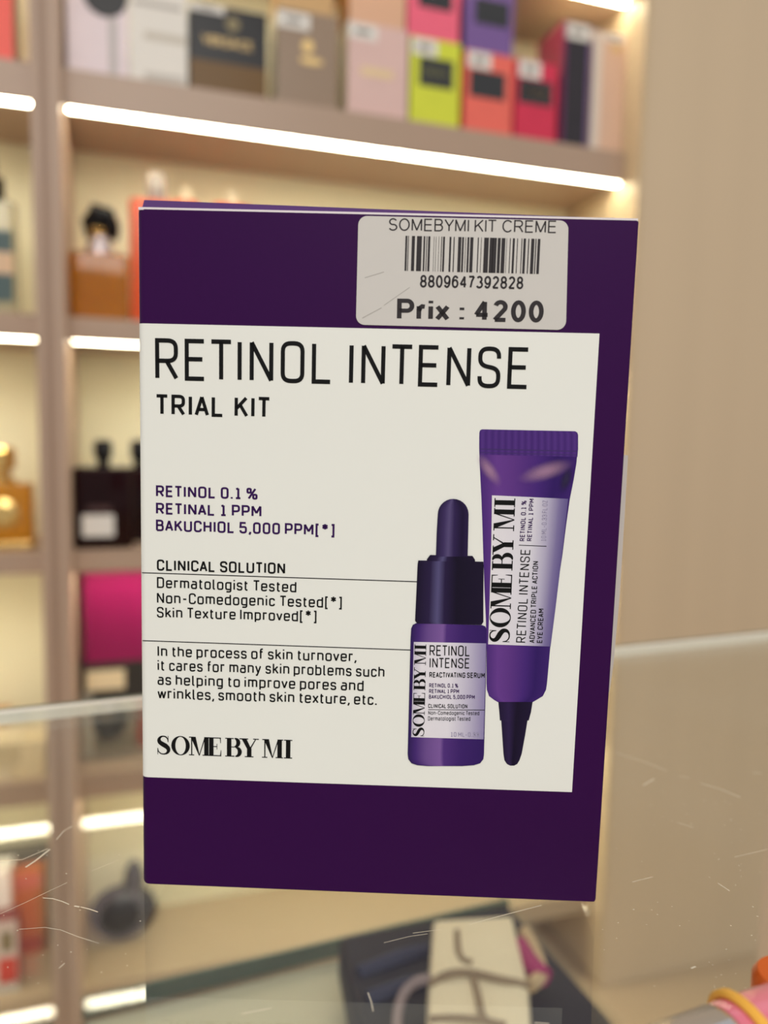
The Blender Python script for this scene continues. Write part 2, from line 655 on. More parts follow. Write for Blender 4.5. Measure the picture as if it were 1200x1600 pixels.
# ------------------------------------------------------------------ lettering: a condensed single-stroke face
K = 0.21
k2 = 0.16
X = 0.71
GL = {
    'A': (.52, [[(0, 0), (.26, 1), (.52, 0)], [(.085, .3), (.435, .3)]]),
    'B': (.48, [[(0, 0), (0, 1), (.45, 1, .2), (.45, .53, .2), (0, .53)], [(0, .53), (.48, .53, .2), (.48, 0, .2), (0, 0)]]),
    'C': (.48, [[(.48, .73), (.48, 1, K), (0, 1, K), (0, 0, K), (.48, 0, K), (.48, .27)]]),
    'D': (.5, [[(0, 0), (0, 1), (.5, 1, K), (.5, 0, K), (0, 0)]]),
    'E': (.44, [[(.44, 1), (0, 1), (0, 0), (.44, 0)], [(0, .52), (.4, .52)]]),
    'F': (.42, [[(.42, 1), (0, 1), (0, 0)], [(0, .5), (.38, .5)]]),
    'G': (.5, [[(.5, .75), (.5, 1, K), (0, 1, K), (0, 0, K), (.5, 0, K), (.5, .48), (.27, .48)]]),
    'H': (.5, [[(0, 0), (0, 1)], [(.5, 0), (.5, 1)], [(0, .52), (.5, .52)]]),
    'I': (0, [[(0, 0), (0, 1)]]),
    'K': (.5, [[(0, 0), (0, 1)], [(.47, 1), (.03, .42)], [(.18, .62), (.5, 0)]]),
    'L': (.42, [[(0, 1), (0, 0), (.42, 0)]]),
    'M': (.62, [[(0, 0), (0, 1), (.31, .3), (.62, 1), (.62, 0)]]),
    'N': (.5, [[(0, 0), (0, 1), (.5, 0), (.5, 1)]]),
    'O': (.5, [[(0, .5), (0, 1, K), (.5, 1, K), (.5, 0, K), (0, 0, K), (0, .5)]]),
    'P': (.48, [[(0, 0), (0, 1), (.48, 1, K), (.48, .43, K), (0, .43)]]),
    'R': (.49, [[(0, 0), (0, 1), (.48, 1, K), (.48, .46, K), (0, .46)], [(.24, .46), (.49, 0)]]),
    'S': (.47, [[(.47, .74), (.47, 1, K), (0, 1, K), (0, .56, .18), (.47, .46, .18), (.47, 0, K), (0, 0, K), (0, .26)]]),
    'T': (.5, [[(0, 1), (.5, 1)], [(.25, 1), (.25, 0)]]),
    'U': (.5, [[(0, 1), (0, 0, K), (.5, 0, K), (.5, 1)]]),
    'V': (.52, [[(0, 1), (.26, 0), (.52, 1)]]),
    'Y': (.52, [[(0, 1), (.26, .45), (.52, 1)], [(.26, .45), (.26, 0)]]),
    'Z': (.46, [[(0, 1), (.46, 1), (0, 0), (.46, 0)]]),
    '0': (.46, [[(0, .5), (0, 1, K), (.46, 1, K), (.46, 0, K), (0, 0, K), (0, .5)]]),
    '1': (.36, [[(.02, .93), (.19, 1), (.19, 0)], [(0, 0), (.36, 0)]]),
    '3': (.45, [[(0, .76), (0, 1, K), (.44, 1, K), (.44, .53, .18), (.16, .53)], [(.16, .53), (.46, .53, .18), (.46, 0, K), (0, 0, K), (0, .25)]]),
    '5': (.45, [[(.43, 1), (.02, 1), (0, .56), (.45, .6, .2), (.45, 0, K), (0, 0, K), (0, .24)]]),
    '%': (.72, [[(0, .8), (0, 1, .1), (.26, 1, .1), (.26, .6, .1), (0, .6, .1), (0, .8)], [(.46, .2), (.46, .4, .1), (.72, .4, .1), (.72, 0, .1), (.46, 0, .1), (.46, .2)], [(.62, 1), (.1, 0)]]),
    '[': (.16, [[(.16, 1.04), (0, 1.04), (0, -.16), (.16, -.16)]]),
    ']': (.16, [[(0, 1.04), (.16, 1.04), (.16, -.16), (0, -.16)]]),
    '*': (.40, [[(.2, 1.1), (.2, .56)], [(0, .98), (.40, .68)], [(0, .68), (.40, .98)]]),
    ',': (.0, [[(.02, .09), (.02, -.02), (-.05, -.2)]]),
    '.': (0, [[(0, -.06), (0, .09)]]),
    '-': (.28, [[(0, .42), (.28, .42)]]),
    'a': (.4, [[(.04, X), (.4, X, k2), (.4, 0)], [(.4, .42), (0, .42, .15), (0, 0, .15), (.4, 0)]]),
    'b': (.42, [[(0, 1), (0, 0), (.42, 0, k2), (.42, X, k2), (0, X)]]),
    'c': (.38, [[(.38, .52), (.38, X, k2), (0, X, k2), (0, 0, k2), (.38, 0, k2), (.38, .19)]]),
    'd': (.42, [[(.42, 1), (.42, 0), (0, 0, k2), (0, X, k2), (.42, X)]]),
    'e': (.42, [[(0, .36), (.42, .36), (.42, X, k2), (0, X, k2), (0, 0, k2), (.4, 0, k2), (.4, .12)]]),
    'f': (.27, [[(.09, 0), (.09, 1, .14), (.28, 1)], [(0, X), (.26, X)]]),
    'g': (.42, [[(.42, 0), (0, 0, k2), (0, X, k2), (.42, X), (.42, -.25, k2), (.04, -.25)]]),
    'h': (.42, [[(0, 0), (0, 1)], [(0, X), (.42, X, k2), (.42, 0)]]),
    'i': (0, [[(0, 0), (0, X)], [(0, .9), (0, 1.02)]]),
    'k': (.4, [[(0, 0), (0, 1)], [(.38, X), (.02, .3)], [(.14, .44), (.41, 0)]]),
    'l': (.12, [[(0, 1), (0, 0, .1), (.13, 0)]]),
    'm': (.68, [[(0, 0), (0, X), (.34, X, k2), (.34, 0)], [(.34, X - .03), (.34, X, .03), (.68, X, k2), (.68, 0)]]),
    'n': (.42, [[(0, 0), (0, X), (.42, X, k2), (.42, 0)]]),
    'o': (.43, [[(0, X / 2), (0, X, k2), (.43, X, k2), (.43, 0, k2), (0, 0, k2), (0, X / 2)]]),
    'p': (.42, [[(0, -.26), (0, X), (.42, X, k2), (.42, 0, k2), (0, 0)]]),
    'r': (.28, [[(0, 0), (0, X), (.28, X)]]),
    's': (.37, [[(.36, .55), (.36, X, .14), (0, X, .14), (0, .38, .13), (.37, .33, .13), (.37, 0, .14), (0, 0, .14), (0, .16)]]),
    't': (.27, [[(.09, .92), (.09, 0, .14), (.27, 0)], [(0, X), (.26, X)]]),
    'u': (.42, [[(0, X), (0, 0, k2), (.42, 0), (.42, X)]]),
    'v': (.42, [[(0, X), (.21, 0), (.42, X)]]),
    'w': (.64, [[(0, X), (.16, 0), (.32, X), (.48, 0), (.64, X)]]),
    'x': (.42, [[(0, 0), (.42, X)], [(0, X), (.42, 0)]]),
    'y': (.42, [[(0, X), (.21, 0)], [(.42, X), (.21, 0), (.12, -.25), (0, -.25)]]),
}


def round_path(pts):
    out = []
    for i, p in enumerate(pts):
        r = p[2] if len(p) > 2 else 0
        v = Vector(p[:2])
        if r and 0 < i < len(pts) - 1:
            a, c = Vector(pts[i - 1][:2]), Vector(pts[i + 1][:2])
            da, dc = (a - v), (c - v)
            ra = min(r, da.length * 0.5 if 0 < i - 1 and len(pts[i - 1]) > 2 else da.length * 0.999)
            rc = min(r, dc.length * 0.5 if i + 1 < len(pts) - 1 and len(pts[i + 1]) > 2 else dc.length * 0.999)
            q0, q1 = v + da.normalized() * ra, v + dc.normalized() * rc
            for k in range(7):
                t = k / 6
                out.append(q0 * (1 - t) ** 2 + v * (0.60 * 2 * t * (1 - t) + 0.0) + (q0 + q1) * 0.5 * (0.40 * 2 * t * (1 - t)) + q1 * t * t if False else q0 * (1 - t) ** 2 + v * 2 * t * (1 - t) + q1 * t * t)
        else:
            out.append(v)
    res = [out[0]]
    for q in out[1:]:
        if (q - res[-1]).length > 1e-5:
            res.append(q)
    return res


def ribbon(pts, hw):
    """quads along a path, mitred at the corners"""
    n = len(pts)
    closed = (pts[0] - pts[-1]).length < 1e-4
    hws = hw if isinstance(hw, (list, tuple)) else [hw] * n
    L, Rr = [], []
    for i in range(n):
        if closed:
            a = pts[i - 1] if i > 0 else pts[-2]
            c = pts[i + 1] if i < n - 1 else pts[1]
        else:
            a = pts[i - 1] if i > 0 else None
            c = pts[i + 1] if i < n - 1 else None
        d1 = (pts[i] - a).normalized() if a is not None else None
        d2 = (c - pts[i]).normalized() if c is not None else None
        if d1 is None:
            d1 = d2
        if d2 is None:
            d2 = d1
        n1, n2 = Vector((-d1.y, d1.x)), Vector((-d2.y, d2.x))
        mm = n1 + n2
        if mm.length < 0.3:
            mm = n1
        mm.normalize()
        s = hws[i] / max(mm.dot(n1), 0.42)
        L.append(pts[i] + mm * s)
        Rr.append(pts[i] - mm * s)
    vs = []
    for i in range(n):
        vs += [L[i], Rr[i]]
    fs = [(2 * i, 2 * i + 1, 2 * i + 3, 2 * i + 2) for i in range(n - 1)]
    return vs, fs


def split_sharp(path):
    """break a path where it doubles back so each stroke keeps its weight"""
    out, cur = [], [path[0]]
    for i in range(1, len(path)):
        cur.append(path[i])
        if i < len(path) - 1:
            d1, d2 = (path[i] - path[i - 1]).normalized(), (path[i + 1] - path[i]).normalized()
            if d1.dot(d2) < -0.2:
                out.append(cur)
                cur = [path[i]]
    out.append(cur)
    return out


OPEN_L = dict(T=.15, A=.2, V=.2, Y=.15, O=.85, C=.85, G=.85, S=.75, t=.5, f=.5, v=.4, w=.4, x=.4, y=.4, o=.9, c=.9, e=.9, d=.9, g=.9, a=.8, s=.8)
OPEN_R = dict(T=.15, A=.2, V=.2, Y=.15, O=.85, C=.7, S=.75, E=.7, L=.35, F=.3, K=.35, R=.6, P=.6, r=.3, t=.5, f=.4, v=.4, w=.4, x=.4, y=.4, k=.4, o=.9, c=.7, e=.9, s=.8, l=.6)


def layout(text, wt, gap, face=None):
    """returns [(verts, faces)], total width, in cap heights"""
    face = face or GL
    x = 0
    res = []
    prev = None
    for ch in text:
        if ch == ' ':
            x += 0.40
            prev = None
            continue
        wd, paths = face[ch]
        if prev is not None:
            x += gap * 1.2 * (OPEN_R.get(prev, 1) + OPEN_L.get(ch, 1)) / 2
        for p in paths:
            for q in split_sharp(round_path(p)):
                q = [Vector((x + wt / 2 + v.x, wt / 2 + v.y * (1 - wt))) for v in q]
                res.append(ribbon(q, wt / 2))
        x += wd + wt
        prev = ch
    return res, x


def arc(cx, cy, rx, ry, a0, a1, n=14):
    return [(cx + rx * math.cos(math.radians(a0 + (a1 - a0) * k / n)), cy + ry * math.sin(math.radians(a0 + (a1 - a0) * k / n))) for k in range(n + 1)]


# the plainer round face of the thermal label
AR = {
    'S': (.54, [arc(.27, .745, .24, .255, 25, 262) + arc(.27, .255, .27, .255, 82, -158)]),
    'O': (.68, [arc(.34, .5, .34, .5, 0, 360, 28)]),
    'C': (.62, [arc(.34, .5, .34, .5, 42, 318, 24)]),
    'M': (.66, [[(0, 0), (0, 1), (.33, .02), (.66, 1), (.66, 0)]]),
    'E': (.52, [[(.51, 1), (0, 1), (0, 0), (.52, 0)], [(0, .52), (.48, .52)]]),
    'B': (.53, [[(0, .53), (0, 1), (.30, 1)] + arc(.30, .765, .20, .235, 90, -90, 10) + [(0, .53)], [(0, .53), (.31, .53)] + arc(.31, .265, .22, .265, 90, -90, 10) + [(0, 0), (0, .53)]]),
    'Y': (.6, [[(0, 1), (.3, .43), (.6, 1)], [(.3, .43), (.3, 0)]]),
    'I': (0, [[(0, 0), (0, 1)]]),
    'K': (.56, [[(0, 0), (0, 1)], [(.54, 1), (0, .36)], [(.2, .6), (.56, 0)]]),
    'T': (.56, [[(0, 1), (.56, 1)], [(.28, 1), (.28, 0)]]),
    'R': (.58, [[(0, 0), (0, 1), (.34, 1)] + arc(.34, .74, .2, .26, 90, -90, 10) + [(0, .48)], [(.28, .48), (.40, .36), (.58, 0)]]),
    'P': (.52, [[(0, 0), (0, 1), (.32, 1)] + arc(.32, .72, .2, .28, 90, -90, 10) + [(0, .44)]]),
    'r': (.22, [[(0, 0), (0, .7)], [(0, .42), (.05, .62), (.13, .70), (.24, .68)]]),
    'i': (0, [[(0, 0), (0, .7)], [(0, .88), (0, 1.02)]]),
    'x': (.42, [[(0, 0), (.42, .7)], [(0, .7), (.42, 0)]]),
    ':': (0, [[(0, 0), (0, .12)], [(0, .52), (0, .66)]]),
    '0': (.42, [arc(.21, .5, .21, .5, 0, 360, 24)]),
    '2': (.44, [arc(.22, .74, .2, .26, 165, -35) + [(0, 0), (.44, 0)]]),
    '3': (.44, [arc(.21, .755, .19, .245, 150, -80) , arc(.21, .26, .23, .26, 85, -155)]),
    '4': (.46, [[(.34, 0), (.34, 1), (0, .27), (.47, .27)]]),
    '6': (.42, [arc(.21, .33, .21, .33, 0, 360, 22), arc(.23, .5, .23, .5, 40, 200)]),
    '7': (.42, [[(0, 1), (.42, 1), (.25, .6), (.14, 0)]]),
    '8': (.42, [arc(.21, .755, .18, .245, 0, 360, 22), arc(.21, .265, .21, .265, 0, 360, 22)]),
    '9': (.42, [arc(.21, .67, .21, .33, 0, 360, 22), arc(.19, .5, .23, .5, 20, -140)]),
}


def put(mb, shapes, width, p0, p1, cap, lift, flip=1):
    """lay shapes (cap-height units, baseline at 0) from front-face point p0 to p1"""
    p0, p1 = Vector(p0), Vector(p1)
    d = p1 - p0
    L = d.length
    d.normalize()
    u = Vector((-d.y, d.x))
    for vs, fs in shapes:
        out = []
        for v in vs:
            q = p0 + d * (v.x / width * L) + u * (v.y * cap)
            out.append((q.x, -lift, q.y))
        mb.add(out, fs)


def write(mb, text, a, c, capx, wt=0.13, gap=0.15, lift=0.00009, face=None):
    """text from pixel a to pixel c (baseline), cap-top pixel capx above a"""
    p0, p1, pc = Vector(F(*a)), Vector(F(*c)), Vector(F(*capx))
    d = (p1 - p0).normalized()
    cap = abs((pc - p0).dot(Vector((-d.y, d.x))))
    sh, wd = layout(text, wt, gap, face)
    put(mb, sh, wd, p0, p1, cap, lift)


def ell(cx, cy, rx, ry, n=28):
    return [Vector((cx + rx * math.cos(2 * math.pi * i / n), cy + ry * math.sin(2 * math.pi * i / n))) for i in range(n)]


def didone_logo():
    """the heavy serif wordmark, cap height 1"""
    out = []

    def quad(*p):
        out.append(([Vector(q) for q in p], [(0, 1, 2, 3)]))

    def rect(x0, x1, y0, y1):
        quad((x0, y0), (x1, y0), (x1, y1), (x0, y1))

    def ring(cx, rx, ix):
        o, i = ell(cx, .5, rx, .52), ell(cx, .5, ix, .475)
        vs = []
        for a, c in zip(o, i):
            vs += [a, c]
        n = len(o)
        out.append((vs, [(2 * k, 2 * ((k + 1) % n), 2 * ((k + 1) % n) + 1, 2 * k + 1) for k in range(n)]))

    th, tn, sf = .235, .06, .05
    # S
    pts = [(.60, .70), (.59, .82), (.50, .94), (.36, .975), (.22, .93), (.135, .80), (.17, .66), (.32, .55), (.48, .46), (.61, .33), (.62, .18), (.52, .06), (.36, .02), (.22, .05), (.10, .16), (.07, .31)]
    hw = [.015, .025, .035, .03, .05, .085, .11, .125, .125, .11, .085, .05, .03, .03, .025, .015]
    P = [Vector(p) for p in pts]
    fine, fh = [], []
    for i in range(len(P) - 1):
        p0, p1, p2, p3 = P[max(i - 1, 0)], P[i], P[i + 1], P[min(i + 2, len(P) - 1)]
        for k in range(4):
            t = k / 4
            fine.append(0.5 * ((2 * p1) + (p2 - p0) * t + (2 * p0 - 5 * p1 + 4 * p2 - p3) * t * t + (3 * p1 - p0 - 3 * p2 + p3) * t ** 3))
            fh.append(hw[i] * (1 - t) + hw[i + 1] * t)
    fine.append(P[-1])
    fh.append(hw[-1])
    out.append(ribbon(fine, fh))
    rect(.60, .63, .66, 1.0)
    rect(.045, .075, 0, .34)
    ring(1.27, .49, .275)

    def M(x):
        rect(x - .03, x + .25, 0, sf)
        rect(x + .09, x + .09 + tn, 0, 1)
        rect(x - .02, x + .2, 1 - sf, 1)
        quad((x + .50, 0), (x + .54, 0), (x + .33, 1), (x + .06, 1))
        quad((x + .50, 0), (x + .54, 0), (x + .86, 1), (x + .80, 1))
        rect(x + .78, x + .78 + th, 0, 1)
        rect(x + .69, x + 1.08, 0, sf)
        rect(x + .78, x + 1.08, 1 - sf, 1)

    def E(x):
        rect(x + .0, x + th, 0, 1)
        rect(x - .08, x + .62, 0, sf)
        rect(x - .08, x + .60, 1 - sf, 1)
        rect(x + th, x + .42, .49, .535)
        rect(x + .40, x + .43, .36, .66)
        quad((x + .57, 0), (x + .64, 0), (x + .64, .32), (x + .615, .32))
        quad((x + .56, 1), (x + .595, .70), (x + .62, .70), (x + .62, 1))

    M(1.74)
    E(2.78)
    # B
    x = 3.72
    rect(x, x + th, 0, 1)
    rect(x - .09, x + .40, 0, sf)
    rect(x - .09, x + .36, 1 - sf, 1)
    rect(x + th, x + .42, .50, .545)
    for cy, ry, xx, wd in ((.76, .24, .40, .20), (.265, .265, .44, .24)):
        pp = [Vector((x + xx + wd * 1.0 * math.cos(a), cy + (ry - .022) * math.sin(a))) for a in [math.radians(-90 + 180 * k / 14) for k in range(15)]]
        hh = [.022 + .085 * max(0, math.cos(math.radians(-90 + 180 * k / 14))) for k in range(15)]
        out.append(ribbon(pp, hh))
    # Y
    x = 4.38
    quad((x + .10, 1), (x + .36, 1), (x + .62, .45), (x + .40, .45))
    quad((x + .85, 1), (x + .90, 1), (x + .60, .45), (x + .52, .45))
    rect(x + .40, x + .40 + th, 0, .47)
    rect(x + .28, x + .74, 0, sf)
    rect(x + .0, x + .46, 1 - sf, 1)
    rect(x + .72, x + 1.02, 1 - sf, 1)
    M(5.60)
    x = 6.83
    rect(x, x + th, 0, 1)
    rect(x - .1, x + .33, 0, sf)
    rect(x - .1, x + .33, 1 - sf, 1)
    return out, 7.16


def logo(mb, a, c, capx, lift=0.00009):
    p0, p1, pc = Vector(F(*a)), Vector(F(*c)), Vector(F(*capx))
    d = (p1 - p0).normalized()
    cap = abs((pc - p0).dot(Vector((-d.y, d.x))))
    sh, wd = didone_logo()
    put(mb, sh, wd, p0, p1, cap, lift)


def rule(mb, a, c, wpx=1.4, lift=0.00009):
    p0, p1 = Vector(F(*a)), Vector(F(*c))
    d = (p1 - p0).normalized()
    u = Vector((-d.y, d.x)) * wpx * 0.000057
    mb.add([(q.x, -lift, q.y) for q in (p0 - u, p1 - u, p1 + u, p0 + u)], [(0, 1, 2, 3)])


# black text on the white panel
b = MB()
write(b, 'RETINOL', (243, 596.5), (519, 603), (243, 531), 0.105, 0.17)
write(b, 'INTENSE', (545, 604), (825.5, 611), (545, 539), 0.105, 0.17)
b.build('title_lettering', ink, carton)
b = MB()
write(b, 'TRIAL', (242.5, 651.4), (350, 654.5), (242.5, 618.5), 0.155, 0.17)
write(b, 'KIT', (366.5, 654.6), (423, 656.5), (366.5, 621.5), 0.155, 0.17)
b.build('subtitle_lettering', ink, carton)
b = MB()
write(b, 'RETINOL 0.1 %', (244, 778.9), (402.5, 783.3), (244, 760.8), 0.165, 0.14)
write(b, 'RETINAL 1 PPM', (244, 806), (408.5, 810.5), (244, 788), 0.165, 0.14)
write(b, 'BAKUCHIOL 5,000 PPM[*]', (244, 832.3), (522.5, 840), (244, 814.3), 0.165, 0.14)
b.build('ingredient_lettering', ink_p, carton, label='violet ingredient lettering')
b = MB()
write(b, 'CLINICAL SOLUTION', (245.5, 894), (445.5, 899.5), (245.5, 876.5), 0.16, 0.14)
rule(b, (222, 897.3), (655, 911.5))
write(b, 'Dermatologist Tested', (245.5, 921), (463, 928), (245.5, 904), 0.135, 0.145)
write(b, 'Non-Comedogenic Tested[*]', (245.5, 945), (534, 952.5), (245.5, 928), 0.135, 0.145)
write(b, 'Skin Texture Improved[*]', (245.5, 967.3), (494.5, 974), (245.5, 950.5), 0.135, 0.145)
rule(b, (223, 1003.3), (641, 1018))
write(b, 'In the process of skin turnover,', (246.5, 1028), (556.5, 1036.5), (246.5, 1011), 0.135, 0.145)
write(b, 'it cares for many skin problems such', (246.5, 1050), (600.5, 1060.5), (246.5, 1033), 0.135, 0.145)
write(b, 'as helping to improve pores and', (246.5, 1072.3), (568, 1082), (246.5, 1055.3), 0.135, 0.145)
write(b, 'wrinkles, smooth skin texture, etc.', (246.5, 1094), (588.5, 1104), (246.5, 1077), 0.135, 0.145)
b.build('small_lettering', ink, carton)
b = MB()
logo(b, (245, 1180.5), (456.5, 1187.5), (245, 1151.5))
b.build('wordmark', ink, carton, label='black serif wordmark')


# ------------------------------------------------------------------ printed pictures on the carton
def strip(mb, rows, lift, nu=10, mi=0):
    """rows of (x left, x right, y left, y right) pixels, top to bottom"""
    vs, uv = [], []
    n = len(rows)
    for k, r in enumerate(rows):
        xl_, xr2, yl = r[0], r[1], r[2]
        yr = r[3] if len(r) > 3 else yl
        for i in range(nu + 1):
            t = i / nu
            x, z = F(xl_ + (xr2 - xl_) * t, yl + (yr - yl) * t)
            vs.append((x, -lift, z))
            uv.append((t, k / (n - 1)))
    fs = []
    for k in range(n - 1):
        for i in range(nu):
            p = k * (nu + 1) + i
            fs.append((p, p + nu + 1, p + nu + 2, p + 1))
    mb.add(vs, fs, mi, uv)


LF = 0.00007
pic_tube = MB()
body_rows = [(749, 901.5, 711, 715), (749, 900.5, 722, 726), (750.5, 896, 750, 753), (752, 890, 780, 783), (753.5, 884.5, 820, 822), (755, 878.5, 870), (757, 870, 925), (759, 864, 970), (760, 859, 1020), (760, 854.5, 1070), (760.5, 853, 1080), (764, 848, 1090), (772, 838, 1096), (778, 832, 1099.5)]
tube_print = mat_ramp('tube_violet_print', [(0, (72, 40, 118)), (.18, (100, 58, 140)), (.35, (92, 52, 132)), (.62, (68, 36, 118)), (.8, (47, 22, 96)), (1, (58, 30, 106))])
strip(pic_tube, body_rows, LF, 14)
pt = pic_tube.build('printed_tube', tube_print, carton, label='printed picture of a violet eye cream tube')
q = MB()
strip(q, [(753, 898, 673.5, 676.5), (750, 901.5, 675, 678.3), (748.8, 903, 679, 682), (748.6, 903, 700, 704), (748.8, 902, 713, 716.5)], LF + 0.00001, 46)
crimp = mat_ramp('crimp_print', [(i / 30, (80, 48, 128) if i % 2 else (66, 36, 112)) for i in range(31)])
q.build('printed_crimp', crimp, pt)
q = MB()
strip(q, [(749.5, 901.5, 703.5, 707), (749.5, 901.5, 705, 708.5)], LF + 0.00002, 6)
strip(q, [(749.5, 901, 709, 713), (749.5, 901, 710, 714)], LF + 0.00002, 6)
q.build('printed_crimp_line', mat('dark_violet_print_line', (52, 26, 96), 0.4, var=0.02), pt)
# bright glints that belong to the printed picture
q = MB()


def glint(mb, cx, cy, rx, ry, rot, lift):
    n = 22
    vs, uv = [], []
    for k, (s, v) in enumerate(((0.0, 0), (0.35, .35), (0.7, .7), (1.0, 1.0))):
        for i in range(n):
            a = 2 * math.pi * i / n
            dx, dy = s * rx * math.cos(a), s * ry * math.sin(a)
            x, z = F(cx + dx * math.cos(rot) - dy * math.sin(rot), cy + dx * math.sin(rot) + dy * math.cos(rot))
            vs.append((x, -lift, z))
            uv.append((v, 0))
    fs = []
    for k in range(3):
        for i in range(n):
            j = (i + 1) % n
            fs.append((k * n + i, k * n + j, (k + 1) * n + j, (k + 1) * n + i))
    mb.add(vs, fs, 0, uv)


def glint_mat(name, rgb, amount):
    M = bpy.data.materials.new(name)
    M.use_nodes = True
    nt = M.node_tree
    bs = nt.nodes['Principled BSDF']
    bs.inputs['Base Color'].default_value = lin(rgb) + (1,)
    bs.inputs['Roughness'].default_value = 0.45
    tc = nt.nodes.new('ShaderNodeTexCoord')
    sx = nt.nodes.new('ShaderNodeSeparateXYZ')
    nt.links.new(tc.outputs['UV'], sx.inputs[0])
    mr = nt.nodes.new('ShaderNodeMapRange')
    mr.interpolation_type = 'SMOOTHSTEP'
    mr.inputs['To Min'].default_value = amount
    mr.inputs['To Max'].default_value = 0.0
    nt.links.new(sx.outputs[0], mr.inputs['Value'])
    nt.links.new(mr.outputs[0], bs.inputs['Alpha'])
    return M


glint(q, 764, 737, 34, 13, 0.95, LF + 0.00003)
glint(q, 852, 739, 50, 17, -0.3, LF + 0.000032)
q.build('printed_glint', glint_mat('pale_print_glint', (196, 150, 182), 0.55), pt)
q = MB()
glint(q, 884, 752, 26, 11, 1.9, LF + 0.00003)
q.build('printed_fold', glint_mat('dark_print_fold', (30, 12, 66), 0.8), pt)
q = MB()
strip(q, [(768.5, 887.5, 776.5, 782), (767.5, 880, 850), (764.5, 868, 950), (762.5, 860, 1009, 1012.5)], LF + 0.00004, 14)
lab_print = mat_ramp('tube_label_print', [(0, (226, 222, 228)), (.55, (214, 211, 222)), (.75, (176, 170, 196)), (.9, (122, 112, 158)), (1, (96, 84, 140))])
q.build('printed_label', lab_print, pt, label='white label of the printed tube')
q = MB()
L2 = LF + 0.00007
logo(q, (795.7, 1007), (805, 781.5), (764, 1006), L2)
write(q, 'RETINOL INTENSE', (821, 1006.5), (828.5, 861), (806, 1006), 0.11, 0.17, L2)
write(q, 'ADVANCED TRIPLE ACTION', (835, 1007), (841, 879.5), (826.5, 1006.5), 0.16, 0.17, L2)
write(q, 'EYE CREAM', (847, 1007), (849.5, 953.5), (838.5, 1006.5), 0.16, 0.17, L2)
rule(q, (810.5, 854.2), (853.5, 856), 1.1, L2)
q.build('printed_lettering', ink, pt)
q = MB()
write(q, 'RETINOL 0.1 %', (819.5, 848), (822.5, 785), (811.7, 847.6), 0.17, 0.17, L2)
write(q, 'RETINAL 1 PPM', (830.5, 848), (834.3, 782), (823, 847.6), 0.17, 0.17, L2)
q.build('printed_violet_lettering', ink_p, pt)
q = MB()
write(q, '10 ML-0.33 FL OZ', (853, 848), (855.5, 784.5), (845, 847.6), 0.14, 0.17, L2)
grey_ink = mat('grey_violet_ink', (150, 144, 172), 0.45, var=0.02)
q.build('printed_grey_lettering', grey_ink, pt)
q = MB()
strip(q, [(778.5, 832, 1099), (780, 829.5, 1115), (781, 826, 1128)], LF + 0.00001, 10)
strip(q, [(783, 824, 1128), (784.5, 820.5, 1150), (786.5, 815, 1180), (788, 811.5, 1190), (792, 808, 1196), (797, 803, 1198.5)], LF + 0.000012, 10)
cap_print = mat_ramp('printed_cap', [(0, (28, 16, 50)), (.3, (42, 27, 70)), (.55, (20, 10, 38)), (1, (28, 17, 50))])
q.build('printed_cap', cap_print, pt)

pb = MB()
LB = LF + 0.0001
strip(pb, [(650, 753, 976, 979), (645, 758, 978.5, 981), (642.5, 760, 984, 986), (641.5, 760, 1000), (640, 759, 1060), (638.5, 757.5, 1120), (637, 756, 1180), (638, 755, 1188), (643, 750, 1194.5), (652, 740, 1197.5), (668, 722, 1198.8)], LB, 16)
bottle_print = mat_ramp('bottle_violet_print', [(0, (40, 22, 80)), (.1, (66, 38, 112)), (.24, (104, 74, 140)), (.42, (122, 88, 156)), (.47, (78, 46, 122)), (.7, (58, 30, 104)), (1, (48, 24, 94))])
pbo = pb.build('printed_bottle', bottle_print, carton, label='printed picture of a violet dropper bottle')
q = MB()
strip(q, [(653.5, 755, 878, 880), (652.5, 755.5, 884, 886), (650.5, 755, 930), (648.5, 755, 972, 974), (652, 752, 976.5, 978.5)], LB + 0.00001, 14)
strip(q, [(672, 738, 869.5, 871), (667, 742, 876, 877), (667, 742, 879, 880)], LB + 0.000012, 12)
q.build('printed_cap', mat_ramp('printed_dropper_cap', [(0, (24, 14, 42)), (.2, (40, 28, 66)), (.32, (84, 78, 122)), (.42, (38, 26, 64)), (.6, (20, 12, 36)), (1, (26, 16, 44))]), pbo, label='near black printed cap')
q = MB()
rows = []
for k in range(8):
    a = math.pi / 2 * k / 7
    rows.append((708 - 24 * math.sin(a), 708 + 24 * math.sin(a), 806 - 24 * math.cos(a)))
rows += [(682.5, 731.5, 830), (681, 730.5, 872)]
strip(q, rows, LB + 0.00002, 12)
q.build('printed_dropper', mat_ramp('printed_dropper_bulb', [(0, (34, 22, 62)), (.22, (58, 44, 92)), (.38, (84, 72, 118)), (.55, (46, 32, 78)), (.8, (28, 16, 52)), (1, (40, 26, 68))]), pbo)
q = MB()
strip(q, [(646.5, 759.3, 1005, 1007.3), (645, 758, 1060, 1062), (642.5, 755.2, 1153.5, 1157)], LB + 0.00004, 12)
q.build('printed_label', mat_ramp('bottle_label_print', [(0, (196, 190, 208)), (.12, (224, 220, 228)), (.5, (222, 218, 228)), (.75, (190, 184, 206)), (1, (138, 128, 172))]), pbo, label='white label of the printed bottle')
q = MB()
L3 = LB + 0.00007
logo(q, (662.5, 1153), (666, 1009), (644.5, 1152.5), L3)
write(q, 'RETINOL', (671, 1026.7), (734, 1027.5), (671, 1010), 0.12, 0.15, L3)
write(q, 'INTENSE', (671, 1045.5), (733.5, 1046.5), (671, 1029.5), 0.12, 0.15, L3)
write(q, 'REACTIVATING SERUM', (670.7, 1060.5), (757, 1061.5), (670.7, 1052), 0.18, 0.17, L3)
